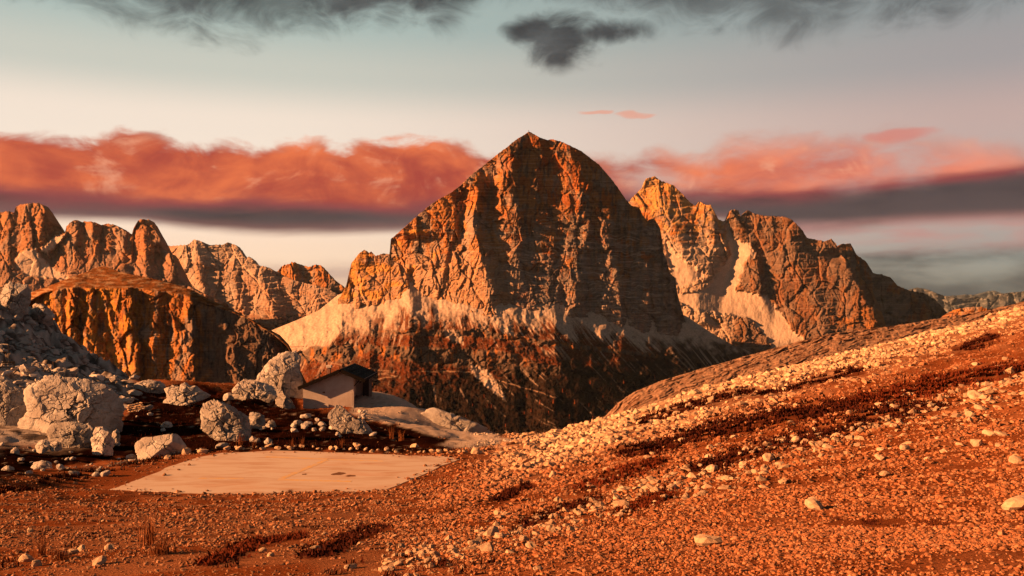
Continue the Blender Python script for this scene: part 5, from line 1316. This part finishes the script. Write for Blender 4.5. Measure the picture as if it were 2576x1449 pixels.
# ------------------------------------------------------------------ plants
M_GRASS = plain_mat('dry_grass_blade', (0.22, 0.075, 0.028), 0.9, 0.4, 0.3)
M_RED = plain_mat('russet_grass_blade', (0.105, 0.022, 0.009), 0.9, 0.4, 0.3)
M_HEATH = plain_mat('heather_leaf', (0.05, 0.012, 0.007), 0.9, 0.5, 0.2)
def blades(bx, by, bz, hgt, wid, lean, r):
    """flat tapering blades bent over: two segments each"""
    n = len(bx); a = r.uniform(0, 6.283, n); l = np.abs(r.normal(0, lean, n)) * hgt; la = r.uniform(0, 6.283, n)
    wx, wy = np.cos(a) * wid, np.sin(a) * wid
    mx, my = np.cos(la) * l * 0.35, np.sin(la) * l * 0.35; tx, ty = np.cos(la) * l, np.sin(la) * l
    v = np.stack([np.stack([bx - wx, by - wy, bz], -1), np.stack([bx + wx, by + wy, bz], -1),
                  np.stack([bx + mx + wx * .7, by + my + wy * .7, bz + hgt * .6], -1), np.stack([bx + mx - wx * .7, by + my - wy * .7, bz + hgt * .6], -1),
                  np.stack([bx + tx, by + ty, bz + hgt * np.sqrt(np.clip(1 - (l / hgt) ** 2 * .4, .3, 1))], -1)], 1).reshape(-1, 3)
    i = np.arange(n)[:, None] * 5
    f = np.concatenate([i + np.array([[0, 1, 2]]), i + np.array([[0, 2, 3]]), i + np.array([[3, 2, 4]])])
    return v, f
def tuft_mesh(name, n, rad, h, wid, lean, mat, seed, stalk=0):
    r = np.random.default_rng(seed)
    d = np.abs(r.normal(0, rad * .5, n)); a = r.uniform(0, 6.283, n)
    v, f = blades(np.cos(a) * d, np.sin(a) * d, -0.03 + 0 * d, h * r.uniform(.5, 1.1, n), wid * r.uniform(.6, 1.2, n), lean, r)
    return mesh_np(name, v, f, None, True, mat)
TUFTS = [tuft_mesh('blades', 150, 0.30, 0.34, 0.006, 0.5, M_RED if k % 2 else M_GRASS, 40 + k) for k in range(4)]
STALK = [tuft_mesh('stalks', 60, 0.16, 0.62, 0.005, 0.25, M_GRASS, 60 + k) for k in range(3)]
def put_tuft(px, py, s, lab, stalky=False, grp='grass tufts', name='grass_tuft'):
    (x, y), = hit(np.array([px * 1.0]), np.array([py * 1.0]))
    o = link(name, random.choice(STALK if stalky else TUFTS), label=lab, category='grass tuft', group=grp)
    o.location = (x, y, float(gz(np.array([x]), np.array([y]))[0])); o.rotation_euler[2] = random.uniform(0, 6.28)
    o.scale = (s * random.uniform(.9, 1.3), s * random.uniform(.9, 1.3), s)
for px, py, s, lab, sk_ in ((375, 1372, 1.0, 'tall dry stalks in the lower left gravel', True), (405, 1398, .7, 'bushy dry tuft beside the tall dry stalks', False), (105, 1400, .6, 'thin dry tuft near the lower left corner', True), (150, 1410, .5, 'dark low tuft near the lower left corner', False),
        (1262, 1122, 1.2, 'dark upright dry plant where track and slope meet', True), (2430, 1000, 1.6, 'broad red tuft on the right of the stone band', False), (1620, 1168, 1.1, 'rounded red tuft left of the heather strips', False), (1440, 1195, .9, 'low red tuft above the pad corner', False),
        (1690, 1130, 1.2, 'red tuft at the tip of the upper heather strip', False), (1830, 1195, .9, 'red tuft under the lower heather strip', False), (985, 1105, 1.9, 'reddish tall grass clump between rock rib and track', True), (1010, 1112, 1.7, 'second reddish tall clump nearest the track', True),
        (605, 1125, 1.5, 'tall dry grass at the dark boulder foot, left', True), (640, 1128, 1.3, 'tall dry grass at the dark boulder foot, right', True), (760, 1130, 1.3, 'dry grass behind the pad, centre left', True), (735, 1130, 1.2, 'dry grass behind the pad, left of centre', True), (860, 1130, 1.2, 'dry grass behind the pad beside the rock rib', True),
        (905, 1290, .6, 'dark tuft right below the pad', False), (730, 1245, .6, 'dark low tuft at the near pad edge', False), (1080, 1195, .6, 'spiky tuft at the right pad edge', True), (1340, 1300, .6, 'red tuft in the gravel right of centre', False), (1130, 1280, .5, 'small red tuft below the pad corner', False), (300, 1262, .5, 'small red tuft left of the pad', False),
        (560, 1262, .4, 'tiny tuft below the pad', False), (2150, 1010, 1.2, 'red tuft on the upper heather strip', False), (2280, 985, 1.2, 'red tuft higher on the heather strip', False), (1980, 1075, 1.1, 'red tuft between the two heather strips', False)):
    put_tuft(px, py, s, lab, sk_)
# heather mats: low dense cushions, one object for each patch
def mat_patch(poly, wpx, lab, n=2600, seed=0, hgt=0.15):
    r = np.random.default_rng(seed)
    t_ = r.uniform(0, 1, n); L = np.array(poly, float); seg = np.concatenate([[0], np.cumsum(np.hypot(*np.diff(L, axis=0).T))]); s_ = t_ * seg[-1]
    taper = np.sqrt(np.clip(np.sin(np.clip(t_, 0.02, 0.98) * math.pi), 0.05, 1))
    px = np.interp(s_, seg, L[:, 0]) + r.normal(0, 9, n); py = np.interp(s_, seg, L[:, 1]) + r.normal(0, 1, n) * wpx * 0.5 * taper + 5 * fbm(s_ / 40, 0 * s_, 2, seed)
    keep = fbm(px / 30, py / 8, 3, seed + 3) > -0.18
    q = hit(px[keep], py[keep]); x, y = q[:, 0], q[:, 1]; ok = y < 150; x, y = x[ok], y[ok]
    n = len(x); x = x + r.normal(0, .06, n); y = y + r.normal(0, .10, n)
    z = gz(x, y); f = np.clip(y / 30, 0.5, 2.0)
    v, fc = blades(x, y, z - 0.02, hgt * f * r.uniform(.4, 1.3, n), 0.036 * f * r.uniform(.6, 1.4, n), 0.9, r)
    c = np.array([x.mean(), y.mean(), z.mean()])
    o = link('heather_patch', mesh_np('heather', v - c, fc, None, True, M_HEATH if seed % 3 else M_RED), label=lab, category='heather', group='heather patches')
    o.location = c
labs = ['long dark heather strip, upper of the two large ones', 'long dark heather strip, lower of the two large ones', 'dark heather strip reaching the right picture edge', 'thin heather line near the slope crest', 'short heather strip high on the right', 'heather strip right of the pad', 'thin heather line under the crest, right', 'small heather patch right of the pad corner', 'heather patch inside the stone band', 'heather patch at the bottom left of centre', 'heather streak left of the stone band', 'faint heather streak in the lower left gravel']
wid = [26, 30, 26, 12, 10, 16, 10, 10, 18, 18, 12, 9]
num = [9000, 10000, 8000, 2600, 1300, 2600, 2000, 1500, 2600, 2600, 2000, 2600]
for k, s in enumerate(stripes): mat_patch(s, wid[k], labs[k], num[k], 70 + k)
# dry grass edging the pad and the dark heath: uncountable, one mass
r = np.random.default_rng(77)
def edge(pts, n, w):
    L = np.array(pts, float); seg = np.concatenate([[0], np.cumsum(np.hypot(*np.diff(L, axis=0).T))]); s_ = r.uniform(0, seg[-1], n)
    return np.interp(s_, seg, L[:, 0]) + r.normal(0, w, n), np.interp(s_, seg, L[:, 1]) + r.normal(0, w * .5, n)
P1 = [edge([(-60, 1250), (60, 1232), (200, 1200), (330, 1172), (480, 1140), (560, 1132)], 3000, 9), edge([(560, 1130), (800, 1128), (1060, 1136), (1240, 1126)], 1500, 7),
      (r.uniform(330, 900, 5000), r.uniform(1005, 1130, 5000)), (r.uniform(330, 700, 1200), r.uniform(972, 1010, 1200))]
px = np.concatenate([p[0] for p in P1]); py = np.concatenate([p[1] for p in P1])
q = hit(px, py); ok = (q[:, 1] < 125) & (fbm(q[:, 0] / 2, q[:, 1] / 2, 2, 91) > -0.25) & ~inpoly(q[:, 0], q[:, 1], PAD); x, y = q[ok, 0], q[ok, 1]
n = len(x); z = gz(x, y)
v, f = blades(x, y, z - 0.03, r.uniform(.10, .34, n), r.uniform(.010, .03, n), 0.5, r)
M_DULL = plain_mat('dull_heath_grass', (0.04, 0.009, 0.004), 0.95, 0.5, 0.4)
link('dry_grass', mesh_np('dry_grass', v, f, None, True, M_DULL), kind='stuff', label='russet dry grass along the pad and over the dark heath', category='grass')
# small weeds dotted over the gravel
x, y = scatter(900, 7, 60, 0.7); z = gz(x, y, False); px, py = proj(np.stack([x, y, z], -1))
k = (fbm(x / 3, y / 3, 2, 93) > 0.05) & ~inpoly(x, y, PAD) & (py < 1460) & ~((px > 1400) & (py > 1330))
x, y = x[k], y[k]
bx = np.repeat(x, 26) + r.normal(0, .07, 26 * len(x)) * np.repeat(r.uniform(.5, 1.6, len(x)), 26); by = np.repeat(y, 26) + r.normal(0, .09, 26 * len(x)); bz = gz(bx, by)
v, f = blades(bx, by, bz - 0.01, r.uniform(.03, .09, len(bx)), r.uniform(.004, .012, len(bx)), 0.8, r)
link('weeds', mesh_np('weeds', v, f, None, True, M_HEATH), kind='stuff', label='little dark weeds dotted through the gravel', category='weeds')

# ------------------------------------------------------------------ forest on the far valley side
def cone_tree(r, tiers=3, k=6):
    V_, F_ = [], []
    def ring(rad, z): 
        i0 = len(V_)
        for a in range(k): V_.append((rad * math.cos(a / k * 6.283) * r.uniform(.8, 1.15), rad * math.sin(a / k * 6.283) * r.uniform(.8, 1.15), z))
        return i0
    i0 = ring(.03, 0); i1 = ring(.025, .2)
    for a in range(k): F_.append((i0 + a, i0 + (a + 1) % k, i1 + (a + 1) % k)); F_.append((i0 + a, i1 + (a + 1) % k, i1 + a))
    for t_ in range(tiers):
        z0 = .10 + t_ * .8 / tiers; z1 = min(1.0, z0 + 1.15 / tiers); i = ring(.22 * (1 - t_ / tiers * .75), z0); V_.append((0, 0, z1)); ap = len(V_) - 1
        for a in range(k): F_.append((i + a, i + (a + 1) % k, ap))
    return np.array(V_), np.array(F_)
apm = apron.data
av = np.empty(len(apm.vertices) * 3, np.float32); apm.vertices.foreach_get('co', av); av = av.reshape(-1, 3)[:900 * 300]
apx, apy = proj(av); r = np.random.default_rng(3)
prob = sstep(apy + (apx - 1250) * 0.10 + 30 * fbm(apx / 40, apy / 40, 3, 951), 955, 1010) * (apy < 1130) * (apx > 1000) * ~inpoly(apx, apy, fan)
prob = prob + 0.05 * ((apx > 1000) & (apy > 900) & (apy < 960)) + 0.25 * ((np.abs(apy - band1(apx) - 8) < 7) & (apx > 1430))
idx = np.where(r.uniform(0, 1, len(prob)) < prob * 0.05)[0]
r.shuffle(idx); idx = idx[:3600]
T = [cone_tree(np.random.default_rng(k)) for k in range(5)]
M_FIR = plain_mat('dark_conifer', (0.010, 0.007, 0.005), 0.95, 0.4, 3.0)
M_LARCH = plain_mat('rust_larch', (0.20, 0.045, 0.013), 0.95, 0.4, 3.0)
larch = idx[:110]; firs = idx[110:]
VV, FF = [], []; o_ = 0
for i in firs:
    v, f = T[r.integers(5)]; s = r.uniform(8, 16); VV.append(v * np.array([s * .9, s * .9, s]) + av[i] - np.array([0, 0, 1.0])); FF.append(f + o_); o_ += len(v)
link('forest', mesh_np('forest', np.concatenate(VV), np.concatenate(FF), None, False, M_FIR), kind='stuff', label='dark conifer forest on the shaded valley side', category='forest')
LM = [mesh_np('larch', v, f, None, False, M_LARCH) for v, f in T]
for i in larch:
    s = r.uniform(10, 18); o = link('larch_tree', LM[r.integers(5)], label='rust coloured larch standing among dark conifers in the valley', category='tree', group='larches in the valley forest')
    o.location = av[i] - np.array([0, 0, 1.0]); o.scale = (s * .8, s * .8, s)

# ------------------------------------------------------------------ summit cross, chairlift
def tube(p, q, rad, k=6):
    p, q = np.array(p, float), np.array(q, float); d = q - p; d /= np.linalg.norm(d); a = np.cross(d, [0, 0, 1.0] if abs(d[2]) < .9 else [1.0, 0, 0]); a /= np.linalg.norm(a); b2 = np.cross(d, a)
    an = np.arange(k) / k * 6.283
    c_ = np.cos(an)[:, None] * a + np.sin(an)[:, None] * b2
    v = np.concatenate([p + c_ * rad, q + c_ * rad]); f = [(i, (i + 1) % k, k + (i + 1) % k, k + i) for i in range(k)]
    return v, np.array(f)
def tubes(name, segs, rad, mat, parent=None, **props):
    VV, FF, o_ = [], [], 0
    for p, q in segs:
        v, f = tube(p, q, rad); VV.append(v); FF.append(f + o_); o_ += len(v)
    return link(name, mesh_np(name, np.concatenate(VV), np.concatenate(FF), None, True, mat), parent, **props)
M_IRON = plain_mat('dark_iron', (0.02, 0.02, 0.022), 0.6, 0.3, 0.2)
sp_ = rays(np.array([1330.0]), np.array([332.0]), np.array([3240.0]))[0]
cr = empty('summit_cross', sp_, label='tiny cross standing on the highest summit', category='cross')
tubes('upright', [((0, 0, -6), (0, 0, 7))], 0.55, M_IRON, cr); tubes('crossbar', [((-2.2, 0, 4.4), (2.2, 0, 4.4))], 0.5, M_IRON, cr)
cab0 = rays(np.array([-120.0]), np.array([822.0]), np.array([80.0]))[0]; cab1 = rays(np.array([700.0]), np.array([1008.0]), np.array([128.0]))[0]
pts = [cab0 + (cab1 - cab0) * s - np.array([0, 0, 3.0 * math.sin(s * math.pi) * .4]) for s in np.linspace(0, 1, 25)]
tubes('lift_cable', list(zip(pts[:-1], pts[1:])), 0.022, M_IRON, label='thin chairlift cable crossing the left slope', category='cable')
for s, lab in ((0.115, 'empty chairlift chair at the left edge of the slope'), (0.56, 'empty chairlift chair behind the biggest boulder')):
    p = cab0 + (cab1 - cab0) * s - np.array([0, 0, 3.0 * math.sin(s * math.pi) * .4])
    ch = empty('chairlift_chair', p, label=lab, category='chairlift chair', group='chairlift chairs')
    tubes('hanger', [((0, 0, 0.05), (0.05, 0, -0.5)), ((0.05, 0, -0.5), (0.05, 0, -1.7)), ((-0.55, 0, -1.7), (0.6, 0, -1.7))], 0.035, M_IRON, ch)
    tubes('side_frame', [((-0.55, 0, -1.7), (-0.55, 0, -2.25)), ((-0.55, 0, -2.25), (-0.55, -.45, -2.25))], 0.03, M_IRON, ch)
    tubes('side_frame', [((0.6, 0, -1.7), (0.6, 0, -2.25)), ((0.6, 0, -2.25), (0.6, -.45, -2.25))], 0.03, M_IRON, ch)
    for k in range(3): box('seat_slat', -0.55, 0.6, -.44 + k * .15, -.32 + k * .15, -2.24, -2.20, M_WOOD, ch, 0.004)
    for k in range(2): box('back_slat', -0.55, 0.6, -.02, 0.02, -2.02 + k * .16, -1.90 + k * .16, M_WOOD, ch, 0.004)

# ------------------------------------------------------------------ air
hz = bpy.data.materials.new('haze_air'); hz.use_nodes = True
ht = hz.node_tree; ht.nodes.clear()
pv = ht.nodes.new('ShaderNodeVolumePrincipled'); pv.inputs['Color'].default_value = (0.66, 0.84, 1.0, 1); pv.inputs['Density'].default_value = 0.35e-5; pv.inputs['Anisotropy'].default_value = 0.0
ho = ht.nodes.new('ShaderNodeOutputMaterial'); ht.links.new(pv.outputs[0], ho.inputs['Volume'])
def haze():
    bm = bmesh.new(); bmesh.ops.create_cube(bm, size=1.0)
    for v in bm.verts: v.co = (v.co.x * 56000, 11500 + v.co.y * 43000, 250 + v.co.z * 2000)
    me = bpy.data.meshes.new('haze'); bm.to_mesh(me); bm.free(); me.materials.append(hz)
    link('haze', me, kind='stuff', label='thin blue evening haze filling the valley air', category='haze')
haze()
